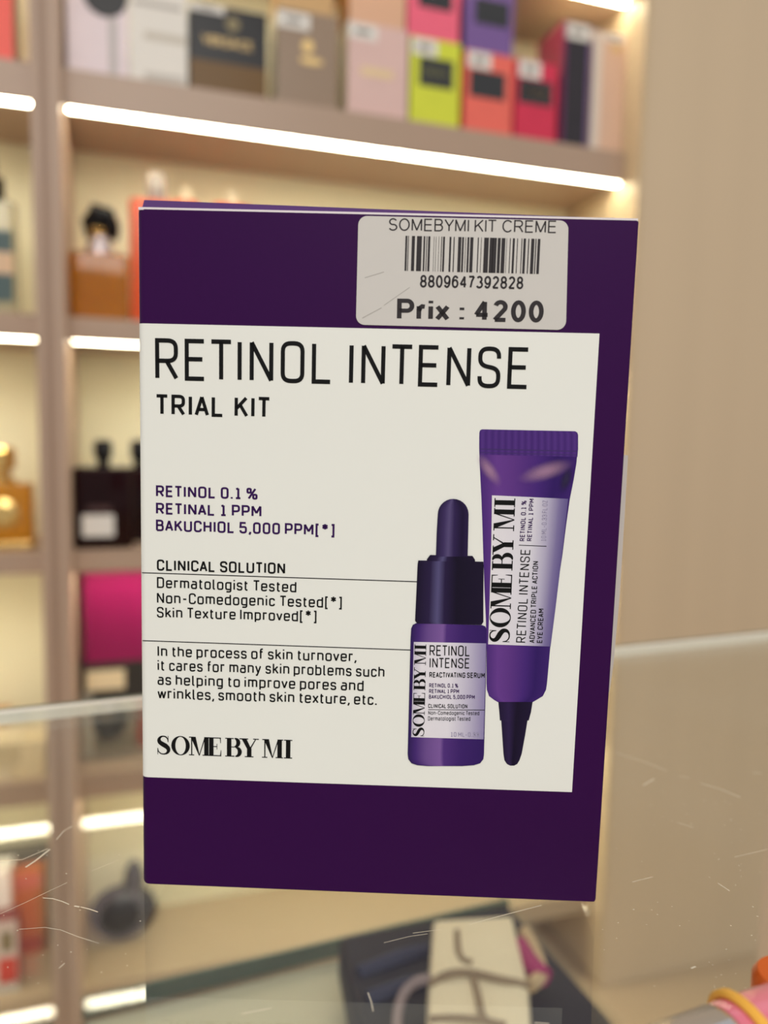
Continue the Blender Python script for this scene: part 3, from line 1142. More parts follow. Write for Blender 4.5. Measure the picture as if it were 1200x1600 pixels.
write(q, 'CLINICAL SOLUTION', (669, 1108), (730, 1108.7), (669, 1101.5), 0.17, 0.16, L3)
rule(q, (669, 1110.6), (757, 1111.2), 1.0, L3)
write(q, 'Non-Comedogenic Tested', (669, 1118.5), (748.5, 1119.2), (669, 1112.3), 0.14, 0.16, L3)
write(q, 'Dermatologist Tested', (668.6, 1127.5), (734.5, 1128), (668.6, 1121), 0.14, 0.16, L3)
q.build('printed_lettering', ink, pbo)
q = MB()
write(q, 'RETINOL 0.1 %', (670.5, 1076), (715.5, 1076.5), (670.5, 1069.5), 0.18, 0.16, L3)
write(q, 'RETINAL 1 PPM', (670.3, 1085), (717, 1085.3), (670.3, 1078.5), 0.18, 0.16, L3)
write(q, 'BAKUCHIOL 5,000 PPM', (670, 1093.7), (741.5, 1094.3), (670, 1087.2), 0.18, 0.16, L3)
q.build('printed_violet_lettering', ink_p, pbo)
q = MB()
write(q, '10 ML-0.33', (704, 1152.8), (748, 1153.5), (704, 1145.5), 0.15, 0.16, L3)
q.build('printed_grey_lettering', grey_ink, pbo)

# ------------------------------------------------------------------ price sticker
b = MB()
x0, z1s = F(560, 341.5)
x1, _ = F(888.5, 347)
_, z0s = F(722, 514.5)
x1b = F(884.5, 500)[0]
zt_s = F(722, 344)[1]
r_ = 0.0015
vs = []
for (cx, cz, a0) in ((x1 - r_, zt_s - r_, 0), (x0 + r_, zt_s - r_, 90), (x0 + r_, z0s + r_, 180), (x1b - r_, z0s + r_, 270)):
    for k in range(8):
        a = math.radians(a0 + 90 * k / 7)
        vs.append((cx + r_ * math.cos(a), -0.00012, cz + r_ * math.sin(a)))
n = len(vs)
vs += [(v[0], -0.00001, v[2]) for v in vs]
b.add(vs, [tuple(reversed(range(n)))] + [(i, (i + 1) % n, n + (i + 1) % n, n + i) for i in range(n)])


def sticker_mat():
    M = mat('worn_sticker_paper', (203, 199, 195), 0.5, var=0.02, scale=200)
    return M


st = b.build('price_sticker', sticker_mat(), carton, label='greyish white rounded price sticker')
b = MB()
XL, XR = F(632, 400)[0], F(843, 400)[0]
ZT, ZB = F(737, 374)[1], F(737, 428.7)[1]
# bar left edges and widths as they read off the label, 0..527
bars = [(2, 7), (12, 3), (27, 12), (47, 19), (73, 6), (84, 3), (91, 8), (113, 1.5), (121, 1.5), (132, 1.5), (142, 3), (149, 7), (174, 7), (190, 4), (208, 12), (223, 7), (236, 2), (244, 7), (255, 12), (284, 4), (297, 2), (309, 18), (331, 14), (342, 16), (362, 11), (377, 14), (396, 1.5), (409, 3), (420, 8), (437, 3), (454, 3), (462, 9), (480, 4), (492, 12), (508, 4), (517, 10)]
for a, wd in bars:
    xa, xb = XL + (XR - XL) * a / 527, XL + (XR - XL) * (a + wd) / 527
    b.add([(xa, -0.00016, ZB), (xb, -0.00016, ZB), (xb, -0.00016, ZT), (xa, -0.00016, ZT)], [(0, 1, 2, 3)])
ink_s = mat('thermal_print', (30, 22, 27), 0.55, var=0.1, scale=400)
b.build('barcode', ink_s, st)


def font_shapes(text, offset=0.0):
    c = bpy.data.curves.new('lettering', 'FONT')
    c.body = text
    c.offset = offset
    c.resolution_u = 4
    o = bpy.data.objects.new('lettering', c)
    COL.objects.link(o)
    dg = bpy.context.evaluated_depsgraph_get()
    me = bpy.data.meshes.new_from_object(o.evaluated_get(dg))
    vs = [Vector((v.co.x, v.co.y)) for v in me.vertices]
    fs = [tuple(p.vertices) for p in me.polygons]
    bpy.data.objects.remove(o)
    bpy.data.curves.remove(c)
    bpy.data.meshes.remove(me)
    mx = min(v.x for v in vs)
    MX = max(v.x for v in vs)
    my = min(v.y for v in vs)
    MY = max(v.y for v in vs)
    return [([Vector((v.x - mx, (v.y - my) / (MY - my))) for v in vs], fs)], MX - mx


b = MB()
write(b, 'SOMEBYMI KIT CREME', (607, 363.5), (869, 367.5), (607, 344), 0.10, 0.12, 0.00016, AR)
write(b, '8809647392828', (656, 452.3), (817, 455), (656, 432.5), 0.155, 0.085, 0.00016, AR)
write(b, 'Prix : 4200', (620, 503.5), (848.5, 507), (620, 469.5), 0.19, 0.10, 0.00016, AR)
b.build('lettering', ink_s, st)
b = MB()
for a, c, wpx in (((548 + 22, 437), (600, 428), 1.2), ((566, 500), (596, 484), 1.4), ((600, 480), (640, 452), 1.0)):
    p0, p1 = Vector(F(*a)), Vector(F(*c))
    d = (p1 - p0).normalized()
    u = Vector((-d.y, d.x)) * wpx * 0.00005
    b.add([(v.x, -0.00014, v.y) for v in (p0 - u, p1 - u, p1 + u, p0 + u)], [(0, 1, 2, 3)])
b.build('scuff_mark', mat('grey_scuff', (172, 167, 163), 0.6, var=0.05), st)

# ------------------------------------------------------------------ boxes on the top shelf
sticker = mat('shelf_price_sticker', (232, 228, 222), 0.5, var=0.02)
grey_print = mat('grey_print', (120, 116, 112), 0.5, var=0.05)
gold = mat('gold_foil', (222, 190, 128), 0.35, metal=0.3, var=0.1, scale=200)
dark_win = mat('dark_window_print', (52, 54, 58), 0.25, var=0.15, scale=60)
TB = 0.012                           # box fronts stand a little behind the shelf edge


def product_box(label, xl, xr, yb, zbase, ztop, depth, front, side=None, top=None, stick=None, window=None, marks=(), group=None, t0=TB, name='perfume_box', coat=0.0, cat='box', extra=None):
    """carton between two pixel columns of the shelf front"""
    s0, _ = cab(xl, yb, t0)
    s1, _ = cab(xr, yb, t0)
    sm_ = (s0 + s1) / 2
    o = thing(name, label, cat, cw(sm_, t0, zbase + 0.0006), WYAW, group)
    h = ztop - zbase
    w2 = (s1 - s0) / 2
    mb = MB()
    mb.box(-w2, w2, 0, depth, 0, h, 0, 1, 2)
    body = mb.build('carton', [front, side or front, top or side or front], o)
    md = body.modifiers.new('soft_edges', 'BEVEL')
    md.width = 0.0012
    md.segments = 2

    def plate(nm, a0, a1, b0, b1, m_, y=-0.0006, par=o, lab=None):
        q_ = MB()
        q_.box(-w2 + 2 * w2 * a0, -w2 + 2 * w2 * a1, y, 0.0003, h * b0, h * b1)
        return q_.build(nm, m_, par, label=lab)

    if stick:
        p = plate('price_sticker', *stick, sticker)
        a0, a1, b0, b1 = stick
        plate('price_print', a0 + (a1 - a0) * .25, a0 + (a1 - a0) * .75, b0 + (b1 - b0) * .35, b0 + (b1 - b0) * .65, grey_print, -0.0009, p)
    if window:
        plate('printed_window', *window[:4], window[4] if len(window) > 4 else dark_win)
    for mk in marks:
        nm, a0, a1, b0, b1, m_ = mk
        plate(nm, a0, a1, b0, b1, m_)
    return o, w2, h


def zat(px, py, t=TB):
    return cab(px, py, t)[1]


GRP = None
# pink floral box with the dark round motif
pinkwhite = mat('pale_pink_floral_print', (228, 212, 218), 0.35, var=0.14, scale=14)
o, w2, h = product_box('tall pale pink floral perfume box with a black round motif beside the white box', 105, 201, 110, Z1, Z1 + 0.165, 0.075, pinkwhite)
mb = MB()
cx_, cz_ = cab(164, -8, TB)
sc = (cab(105, 110, TB)[0] + cab(201, 110, TB)[0]) / 2
cx_ -= sc
cz_ -= Z1
disc = [(cx_ + 0.033 * math.cos(a), -0.0008, cz_ + 0.033 * math.sin(a)) for a in [2 * math.pi * i / 30 for i in range(30)]]
mb.add(disc + [(x, 0.0003, z) for x, y, z in disc], [tuple(reversed(range(30)))] + [(i, (i + 1) % 30, 30 + (i + 1) % 30, 30 + i) for i in range(30)])
mb.build('round_motif', mat('charcoal_motif', (50, 50, 52), 0.5, var=0.3, scale=120), o, label='black round motif')
mb = MB()
sx0 = cab(170, 60, TB)[0] - sc
sx1 = cab(183, 60, TB)[0] - sc
mb.box(sx0, sx1, -0.0006, 0.0003, 0.0, cz_ - 0.033)
mb.build('motif_stem', mat('grey_stem_print', (192, 186, 184), 0.5, var=0.05), o)
white_box = mat('white_box_print', (226, 221, 213), 0.35, var=0.03, scale=20)
o, w2, h = product_box('tall white perfume box with beige bands between the floral and the black box', 203, 293, 120, Z1, Z1 + 0.165, 0.07, white_box,
                       marks=(('beige_band', 0.25, 0.98, 0.40, 0.47, mat('beige_band_print', (203, 195, 182), 0.5, var=0.05)), ('grey_band', 0.25, 0.95, 0.015, 0.10, mat('grey_band_print', (196, 190, 182), 0.5, var=0.1)), ('name_print', 0.08, 0.9, 0.70, 0.74, mat('faint_name_print', (176, 170, 164), 0.5, var=0.1))))


def text_on(o, text, w2, h, a0, a1, b0, b1, m_, nm='lettering', off=0.0):
    sh, wd = font_shapes(text, off)
    mb_ = MB()
    for vs_, fs_ in sh:
        mb_.add([(-w2 + 2 * w2 * (a0 + (a1 - a0) * v.x / wd), -0.0007, h * (b0 + (b1 - b0) * v.y)) for v in vs_], fs_)
    return mb_.build(nm, m_, o)


black_box = mat('glossy_black_box', (30, 29, 32), 0.3, var=0.05, spec=0.3)
o, w2, h = product_box('glossy black perfume box with gold medallion and a bronze reflection painted low on its front', 297, 417, 140, Z1, zat(297, 2), 0.08, black_box, stick=(0.0, 0.44, 0.91, 1.0))
text_on(o, 'VERSACE', w2, h, 0.16, 0.80, 0.55, 0.65, gold)
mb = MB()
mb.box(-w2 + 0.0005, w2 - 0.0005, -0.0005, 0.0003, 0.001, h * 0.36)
mb.build('bronze_reflection', mat_ramp('painted_bronze_reflection', [(0, (112, 84, 48)), (1, (112, 84, 48))], 0.25), o, label='painted bronze reflection on the lower front')  # brown reflection in the glossy front, painted on as a flat band
mb = MB()
c0 = -w2 + 2 * w2 * 0.55
disc = [(c0 + 0.011 * math.cos(a), -0.0008, h * 0.82 + 0.011 * math.sin(a)) for a in [2 * math.pi * i / 24 for i in range(24)]]
mb.add(disc + [(x, 0.0003, z) for x, y, z in disc], [tuple(reversed(range(24)))] + [(i, (i + 1) % 24, 24 + (i + 1) % 24, 24 + i) for i in range(24)])
mb.build('medallion', mat('dull_gold_medallion', (120, 108, 78), 0.4, metal=0.3, var=0.1), o)

pale_side = mat('pale_box_side', (206, 196, 168), 0.35, var=0.04)
taupe_box = mat('taupe_box_print', (150, 128, 108), 0.35, var=0.05, scale=25)
zt3 = zat(432, 10)
o, w2, h = product_box('taupe perfume box with gold crest and white price sticker left of the pink box', 432, 527, 158, Z1, zt3, 0.075, taupe_box, pale_side, pale_side, stick=(0.0, 0.53, 0.80, 0.965))
mb = MB()
for cx0, cz0, rx0, rz0 in ((0.5, 0.64, 0.010, 0.011), (0.56, 0.49, 0.020, 0.006)):
    n = 20
    dd = [(-w2 + 2 * w2 * cx0 + rx0 * math.cos(a), -0.0008, h * cz0 + rz0 * math.sin(a)) for a in [2 * math.pi * i / n for i in range(n)]]
    mb.add(dd + [(x, 0.0003, z) for x, y, z in dd], [tuple(reversed(range(n)))] + [(i, (i + 1) % n, n + (i + 1) % n, n + i) for i in range(n)])
mb.build('gold_crest', gold, o)
pink_box = mat('dusty_pink_box_print', (224, 190, 184), 0.3, var=0.06, scale=25)
zt4 = zat(542, 31)
o, w2, h = product_box('dusty pink perfume box with gold name print right of the taupe box', 542, 636, 175, Z1, zt4, 0.075, pink_box, pale_side, pale_side, stick=(0.0, 0.48, 0.82, 0.98),
                       marks=(('gold_print', 0.22, 0.75, 0.44, 0.53, mat('pale_gold_print', (232, 206, 160), 0.4, var=0.1)),))
product_box('tan box lying on top of the taupe perfume box', 434, 521, 10, zt3, zt3 + 0.05, 0.07, mat('tan_box_print', (205, 165, 112), 0.4, var=0.05))
product_box('peach box standing on the dusty pink perfume box', 545, 633, 40, zt4, zt4 + 0.10, 0.07, mat('peach_box_print', (225, 178, 146), 0.4, var=0.03), mat('brown_box_side', (140, 92, 40), 0.4))
# small square-window boxes
zlime = zat(640, 55)
o, w2, h = product_box('lime green perfume box with dark window under the hot pink box', 640, 717, 188, Z1, zlime, 0.05, mat('lime_print', (216, 224, 66), 0.3, var=0.08, scale=30), stick=(0.02, 0.52, 0.80, 0.985), window=(0.17, 0.86, 0.45, 0.78))
text_on(o, 'DKNY', w2, h, 0.26, 0.76, 0.57, 0.67, mat('olive_print', (120, 118, 70), 0.4), off=0.0)
zcor = zat(724, 76)
product_box('coral red perfume box with dark window under the violet box', 724, 799, 203, Z1, zcor, 0.05, mat('coral_print', (240, 112, 98), 0.3, var=0.08, scale=30), mat('red_box_side', (228, 72, 58), 0.35), stick=(0.05, 0.53, 0.79, 0.99), window=(0.10, 0.84, 0.44, 0.77))
zcri = zat(804, 90)
product_box('crimson perfume box with black name panel left of the tall violet box', 804, 868, 213, Z1, zcri, 0.05, mat('crimson_print', (214, 52, 84), 0.25, var=0.12, scale=30), stick=(0.05, 0.58, 0.78, 0.99), window=(0.06, 0.88, 0.46, 0.76), marks=(('gold_print', 0.2, 0.75, 0.57, 0.65, mat('dull_gold_print', (190, 160, 120), 0.4, var=0.1)),))
product_box('hot pink perfume box standing on the lime green box', 636, 717, 62, zlime, zlime + 0.112, 0.05, mat('hot_pink_print', (244, 106, 134), 0.3, var=0.08, scale=30), mat('red_pink_side', (216, 66, 88), 0.35), window=(0.2, 0.85, 0.45, 0.8))
product_box('violet perfume box standing on the coral red box', 725, 801, 78, zcor, zcor + 0.112, 0.05, mat('violet_box_print', (122, 92, 156), 0.3, var=0.04, scale=30), mat('dark_violet_side', (78, 48, 104), 0.35), window=(0.2, 0.9, 0.42, 0.8))
product_box('tall dark perfume box with purple edges beside the nude box', 875, 917, 222, Z1, zat(877, 30), 0.10, mat('black_plum_print', (48, 44, 52), 0.2, var=0.2, scale=30), mat('plum_box_side', (150, 60, 80), 0.3, var=0.1), mat('pale_top', (225, 205, 175), 0.4), stick=(0.03, 0.97, 0.86, 0.985),
            marks=(('plum_edge', 0.0, 0.11, 0.0, 1.0, mat('plum_edge_print', (98, 42, 92), 0.3)), ('violet_edge', 0.9, 1.0, 0.0, 0.85, mat('violet_edge_print', (116, 84, 140), 0.3))))
product_box('tall nude peach perfume box at the right end of the top shelf', 921, 971, 236, Z1, zat(924, 46), 0.09, mat('nude_print', (224, 188, 164), 0.4, var=0.02), mat('white_side', (216, 204, 190), 0.4), stick=(0.35, 0.9, 0.93, 1.0),
            marks=(('white_edge', 0.0, 0.25, 0.0, 1.0, mat('white_edge_print', (226, 214, 202), 0.4)), ('gold_print', 0.55, 0.85, 0.85, 0.91, gold)))
product_box('bright red box at the left end of the top shelf', -70, 22, 95, Z1, Z1 + 0.2, 0.07, mat('bright_red_print', (250, 92, 76), 0.4, var=0.04), pale_side)


# ------------------------------------------------------------------ perfume bottles
def lab_plate(mb, x0, x1, z0, z1, y):
    mb.box(x0, x1, y - 0.0006, y + 0.0004, z0, z1)


def spot(px, py, t):
    s, z = cab(px, py, t)
    return s, z


amber = mat('amber_perfume', (205, 130, 30), 0.08, trans=0.55, var=0.15, scale=40)
black_g = mat('gloss_black_cap', (14, 13, 15), 0.2, var=0.05, spec=0.3)
clear = mat('clear_cap', (235, 228, 222), 0.06, trans=0.7, var=0.02)
brass = mat('brass_fitting', (226, 190, 120), 0.2, metal=0.9, var=0.05)


def bottle_at(px_mid, t, zb, name, label, cat='bottle', group=None):
    s, _ = cab(px_mid, 500 if zb > Z3 else 850, t)
    return thing(name, label, cat, cw(s, t, zb + 0.0006), WYAW, group)


def px_m(d, t=0.06):
    return d * (CK + t) / math.cos(math.atan(0.0)) / FPX * 0.88


# amber bottle with black bow cap (shelf 2, right cell)
def pixel_width(x0, x1, y, t):
    return cab(x1, y, t)[0] - cab(x0, y, t)[0]


T_B = 0.055
o = bottle_at(158, T_B, Z2, 'perfume_bottle', 'amber perfume bottle with tall curved black cap beside the post')
wA = pixel_width(112, 203, 450, T_B) / 2
hA = zat(150, 400, T_B) - Z2
mb = MB()
mb.rbox(-wA, wA, -0.028, 0.028, 0.0005, hA, 0.008, 6)
mb.build('glass_body', amber, o, smooth=True)
mb = MB()
mb.lathe([(0.022, hA - 0.001), (0.021, hA + 0.012), (0.016, hA + 0.022), (0.015, hA + 0.030)], 24, sy=0.8)
mb.build('collar', mat('pale_metal_collar', (196, 182, 182), 0.25, metal=0.6, var=0.08), o)
mb = MB()
mb.tube([(-0.010, 0, hA + 0.028), (-0.012, 0, hA + 0.052), (-0.004, 0, hA + 0.066), (0.009, 0, hA + 0.062), (0.019, 0, hA + 0.046), (0.023, 0, hA + 0.028)], [0.012, 0.017, 0.019, 0.019, 0.014, 0.007], 16)
mb.build('cap', black_g, o, smooth=True)
mb = MB()
for dz in (0.032, 0.040):
    ring_pts = [(-0.004 + 0.013 * math.cos(a), 0.013 * math.sin(a), hA + dz) for a in [2 * math.pi * k / 20 for k in range(20)]]
    mb.tube(ring_pts, 0.0035, 8, closed=True)
mb.build('brass_ring', brass, o, smooth=True)

# orange flacons (mostly behind the carton)
orange = mat('orange_flacon', (244, 96, 40), 0.25, trans=0.15, var=0.06, scale=30)
for i, (xm, tt, wpx, ycap, lab) in enumerate(((246, 0.05, 82, 274, 'orange perfume flacon with clear cap beside the amber bottle'), (292, 0.13, 36, 296, 'slim orange flacon with white tip behind the purple carton, nearer the amber bottle'), (362, 0.13, 60, 301, 'orange flacon with white tip behind the purple carton, farther from the amber bottle'))):
    o = bottle_at(xm, tt, Z2, 'perfume_flacon', lab, group=None)
    ww = pixel_width(xm - wpx / 2, xm + wpx / 2, 400, tt) / 2
    hh = zat(xm, 318 if i < 2 else 324, tt) - Z2
    mb = MB()
    mb.rbox(-ww, ww, -0.02, 0.02, 0.0005, hh, 0.009, 6)
    mb.build('glass_body', orange, o, smooth=True)
    mb = MB()
    zc = zat(xm, ycap, tt) - Z2
    rc = 0.016 if i == 0 else 0.0075
    mb.lathe([(rc * 0.85, hh), (rc, hh + 0.004), (rc, zc - 0.004), (rc * 0.8, zc)], 20)
    mb.build('cap', clear if i == 0 else mat('ivory_cap', (236, 226, 196), 0.35), o, smooth=True, label='clear cap' if i == 0 else 'ivory cap')

# left cell, shelf 2: bottle with teal label
o = bottle_at(-12, T_B, Z2, 'perfume_bottle', 'clear bottle with dark teal label and black cap left of the post')
ww = pixel_width(-55, 32, 400, T_B) / 2
hs = zat(10, 318, T_B) - Z2
mb = MB()
mb.rbox(-ww, ww, -0.022, 0.022, 0.0005, hs, 0.010, 6)
mb.build('glass_body', mat('clear_perfume_glass', (226, 220, 190), 0.08, trans=0.6, var=0.03), o, smooth=True)
for nm, y0, y1, m_ in (('teal_label', 360, 394, mat('dark_teal_label', (78, 98, 100), 0.5, var=0.05)), ('skin_tone_label', 394, 428, mat('beige_label', (222, 190, 158), 0.5, var=0.05)), ('teal_label', 428, 472, MATS.get('dark_teal_label'))):
    mb = MB()
    mb.box(-ww + 0.002, ww - 0.004, -0.0228, -0.0218, zat(0, y1, T_B - 0.022) - Z2, zat(0, y0, T_B - 0.022) - Z2)
    mb.build(nm, m_ or MATS['dark_teal_label'], o)
mb = MB()
zc0, zc1 = hs, zat(0, 278, T_B) - Z2
mb.lathe([(0.022, zc0), (0.024, zc0 + 0.004), (0.023, zc1 - 0.003), (0.015, zc1)], 24)
mb.build('cap', black_g, o, smooth=True)
mb = MB()
mb.lathe([(0.012, zc1), (0.013, zc1 + 0.012), (0.012, zat(0, 248, T_B) - Z2)], 20)
mb.build('spray_head', mat('grey_spray_head', (120, 116, 112), 0.3, metal=0.4), o, smooth=True)

# left cell, shelf 3: gold bottle
o = bottle_at(-18, T_B, Z3, 'perfume_bottle', 'gold amber perfume bottle with round medallion and gold cap left of the post')
ww = pixel_width(-92, 55, 800, T_B) / 2
h0 = zat(10, 755, T_B) - Z3
mb = MB()
mb.rbox(-ww, ww, -0.025, 0.025, 0.012, h0, 0.006, 6)
mb.build('glass_body', mat('golden_perfume', (222, 152, 30), 0.08, trans=0.45, var=0.12, scale=30), o, smooth=True)
mb = MB()
mb.rbox(-ww - 0.002, ww + 0.002, -0.027, 0.027, 0.0003, 0.013, 0.006, 6)
mb.build('gold_foot', brass, o, smooth=True, label='gold foot')
mb = MB()
cxm = cab(8, 780, T_B)[0] - cab(-18, 850, T_B)[0]
n = 24
dd = [(cxm + 0.024 * math.cos(a), -0.029, 0.058 + 0.024 * math.sin(a)) for a in [2 * math.pi * i / n for i in range(n)]]
d2 = [(cxm + 0.014 * math.cos(a), -0.032, 0.058 + 0.014 * math.sin(a)) for a in [2 * math.pi * i / n for i in range(n)]]
mb.add(dd + d2 + [(x, -0.024, z) for x, y, z in dd], [tuple(reversed(range(n, 2 * n)))] + [(i, (i + 1) % n, n + (i + 1) % n, n + i) for i in range(n)] + [(i, 2 * n + i, 2 * n + (i + 1) % n, (i + 1) % n) for i in range(n)])
mb.build('medallion', brass, o, label='round gold medallion')
mb = MB()
cxc = cxm - 0.004
mb.lathe([(0.022, h0), (0.022, h0 + 0.006), (0.014, h0 + 0.010), (0.014, h0 + 0.020), (0.021, h0 + 0.024), (0.022, h0 + 0.052), (0.017, h0 + 0.058)], 26, c=(cxc, 0, 0))
mb.build('cap', brass, o, smooth=True, label='stepped gold cap')

# right cell, shelf 3: two near black red bottles
wine = mat('black_red_glass', (30, 5, 8), 0.12, trans=0.0, var=0.3, scale=30, spec=0.2)
for i, (x0, x1, tt, lab) in enumerate(((118, 209, 0.035, 'black red perfume bottle with white sticker beside the post'), (176, 262, 0.11, 'black red perfume bottle half hidden behind the purple carton'))):
    xm = (x0 + x1) / 2
    o = bottle_at(xm, tt, Z3, 'perfume_bottle', lab)
    ww = pixel_width(x0, x1, 800, tt) / 2
    hh = zat(xm, 730, tt) - Z3
    mb = MB()
    mb.rbox(-ww, ww, -0.022, 0.022, 0.0005, hh, 0.007, 6)
    mb.build('glass_body', wine, o, smooth=True)
    mb = MB()
    zc = zat(xm, 688, tt) - Z3
    mb.lathe([(0.010, hh - 0.001), (0.0095, hh + 0.012), (0.014, hh + 0.016), (0.015, zc - 0.006), (0.011, zc)], 22)
    mb.build('cap', black_g, o, smooth=True)
    if i == 0:
        mb = MB()
        a0 = pixel_width(x0, 131, 820, tt - 0.022) - ww
        a1 = pixel_width(x0, 181, 820, tt - 0.022) - ww
        mb.box(a0, a1, -0.0230, -0.0218, zat(150, 839, tt - 0.022) - Z3, zat(150, 805, tt - 0.022) - Z3)
        mb.build('price_sticker', sticker, o)
        mb = MB()
        mb.box(-0.024, 0.012, -0.0226, -0.0218, hh * 0.45, hh * 0.53)
        mb.build('name_print', mat('dim_rose_print', (72, 44, 44), 0.4), o)

# shelf 4: magenta carton on a black one, cream cartons in the left cell
zb4 = zat(170, 1035, 0.06)
o, w2, h = product_box('black carton with cream label carrying the magenta box', 130, 262, 1190, Z4, zb4, 0.10, mat('black_carton', (46, 44, 44), 0.3, var=0.2, scale=20), mat('dark_grey_side', (92, 88, 82), 0.35), t0=0.06,
                       marks=(('cream_label', 0.05, 0.50, 0.72, 0.92, mat('cream_label_print', (226, 208, 172), 0.5, var=0.03)), ('grey_stripe', 0.0, 0.12, 0.02, 0.70, mat('grey_stripe_print', (150, 146, 136), 0.5, var=0.2)), ('grey_foot', 0.12, 0.95, 0.0, 0.10, mat('dark_grey_foot', (110, 104, 96), 0.5, var=0.2))))
product_box('magenta carton standing on the black carton', 132, 262, 1030, zb4, zat(170, 897, 0.06), 0.09, mat('magenta_print', (136, 13, 78), 0.35, var=0.1, scale=12), mat('magenta_side', (150, 24, 90), 0.35), mat('magenta_top_led_lit', (214, 90, 140), 0.35), t0=0.06)  # top face paler: glow of the light strip above painted into its colour
product_box('cream carton lying at the front of the lower left shelf', -60, 71, 1220, Z4, zat(40, 1160, 0.02), 0.08, mat('cream_carton_print', (236, 212, 166), 0.45, var=0.03), t0=0.02)
product_box('tan carton standing behind the cream carton', -50, 12, 1190, Z4, zat(10, 1120, 0.12), 0.06, mat('tan_carton_print', (205, 158, 106), 0.45, var=0.04), t0=0.12)

# shelf 5: dark round flacon, and gift sets in the left cell
t5 = 0.125
s5 = cab(192, 1385, t5)[0]
o = thing('round_flacon', 'dark round perfume flacon with pointed stopper on the lowest shelf', 'bottle', cw(s5, t5, Z5 + 0.0006), WYAW)
zc = zat(185, 1382, t5) - Z5
rr = pixel_width(131, 240, 1385, t5) / 2
mb = MB()
prof = []
for k in range(15):
    a = -math.pi / 2 + math.pi * k / 14
    prof.append((max(0.002, rr * math.cos(a)), rr * 0.82 * math.sin(a)))
zc2 = rr * 0.82 + 0.001
mb.lathe([(r_2, z + zc2) for r_2, z in prof], 30, sy=0.55)
mb.build('glass_body', mat('smoky_violet_glass', (24, 18, 26), 0.3, trans=0.0, var=0.12, scale=20), o, smooth=True)
mb = MB()
zt5 = 2 * zc2
mb.lathe([(0.017, zt5 - 0.012), (0.019, zt5 + 0.004), (0.017, zt5 + 0.024), (0.009, zt5 + 0.042), (0.003, zt5 + 0.047)], 22, c=(0.020, 0, 0))
mb.build('stopper', mat('smoky_stopper', (22, 22, 25), 0.25, var=0.05), o, smooth=True)
product_box('glossy white carton at the far left of the lowest shelf', -60, 20, 1500, Z5, zat(8, 1362, 0.08), 0.05, mat('white_gloss_carton', (244, 240, 232), 0.2, var=0.01), t0=0.08)
product_box('orange brown carton between the white carton and the post', 24, 70, 1450, Z5, zat(50, 1362, 0.12), 0.035, mat('orange_brown_print', (206, 122, 72), 0.35, var=0.15, scale=16), t0=0.12, marks=(('red_band', 0.02, 0.98, 0.04, 0.22, mat('brick_red_band', (166, 74, 58), 0.4, var=0.1)), ('rose_band', 0.02, 0.98, 0.8, 0.97, mat('rose_band', (214, 122, 104), 0.4, var=0.1))))
product_box('small white carton with green and red print at the front of the lowest shelf', -40, 30, 1560, Z5, zat(10, 1440, 0.03), 0.04, mat('printed_white_carton', (214, 210, 200), 0.3, var=0.1, scale=40), mat('maroon_side', (96, 44, 44), 0.4), t0=0.03,
            marks=(('red_print', 0.55, 0.98, 0.12, 0.48, mat('tomato_red_print', (206, 60, 44), 0.4, var=0.2, scale=60)), ('green_print', 0.62, 0.9, 0.58, 0.85, mat('leaf_green_print', (98, 122, 82), 0.4, var=0.2, scale=60))))

product_box('dark grey carton standing behind the white and orange brown cartons', -62, 76, 1470, Z5, zat(40, 1330, 0.165), 0.03, mat('dark_grey_carton', (92, 94, 86), 0.4, var=0.15, scale=14), t0=0.165)

# ------------------------------------------------------------------ things on the lower glass shelf
def on_ctr(px, py, z):
    P = at_z(px, py, z)
    return P


navy = mat('navy_cloth', (26, 27, 44), 0.6, var=0.18, scale=50, bump=0.4)
zt_n = SHZ + 0.022
corn = [on_ctr(*p, zt_n) for p in ((530, 1462), (792, 1412), (968, 1606), (1035, 1700), (585, 1740))]
cen = sum(corn, Vector()) / len(corn)
cen.z = SHZ
o = thing('navy_case', 'flat navy case lying on the glass shelf under the beige pouch', 'case', cen)
mb = MB()
n = len(corn)
top_i = [(p - cen) * 0.965 for p in corn]
lo = [Vector(((p - cen).x, (p - cen).y, 0.0003)) for p in corn]
mid = [Vector(((p - cen).x, (p - cen).y, 0.017)) for p in corn]
tp = [Vector((p.x, p.y, 0.022)) for p in top_i]
# corners run clockwise seen from above
mb.add(lo + mid + tp, [tuple(range(n))] + [tuple(reversed(range(2 * n, 3 * n)))] + [(k * n + (i + 1) % n, k * n + i, (k + 1) * n + i, (k + 1) * n + (i + 1) % n) for k in (0, 1) for i in range(n)])
mb.build('case_body', navy, o, smooth=False)
mb = MB()
for a, c in (((560, 1520), (690, 1478)), ((575, 1560), (700, 1525))):
    p0, p1 = on_ctr(*a, zt_n) - cen, on_ctr(*c, zt_n) - cen
    mb.tube([p0 + Vector((0, 0, -0.001)), (p0 + p1) / 2 + Vector((0, 0, 0.0008)), p1 + Vector((0, 0, -0.001))], 0.004, 8)
mb.build('seam', mat('navy_blue_seam', (48, 54, 84), 0.5, var=0.1), o, smooth=True)

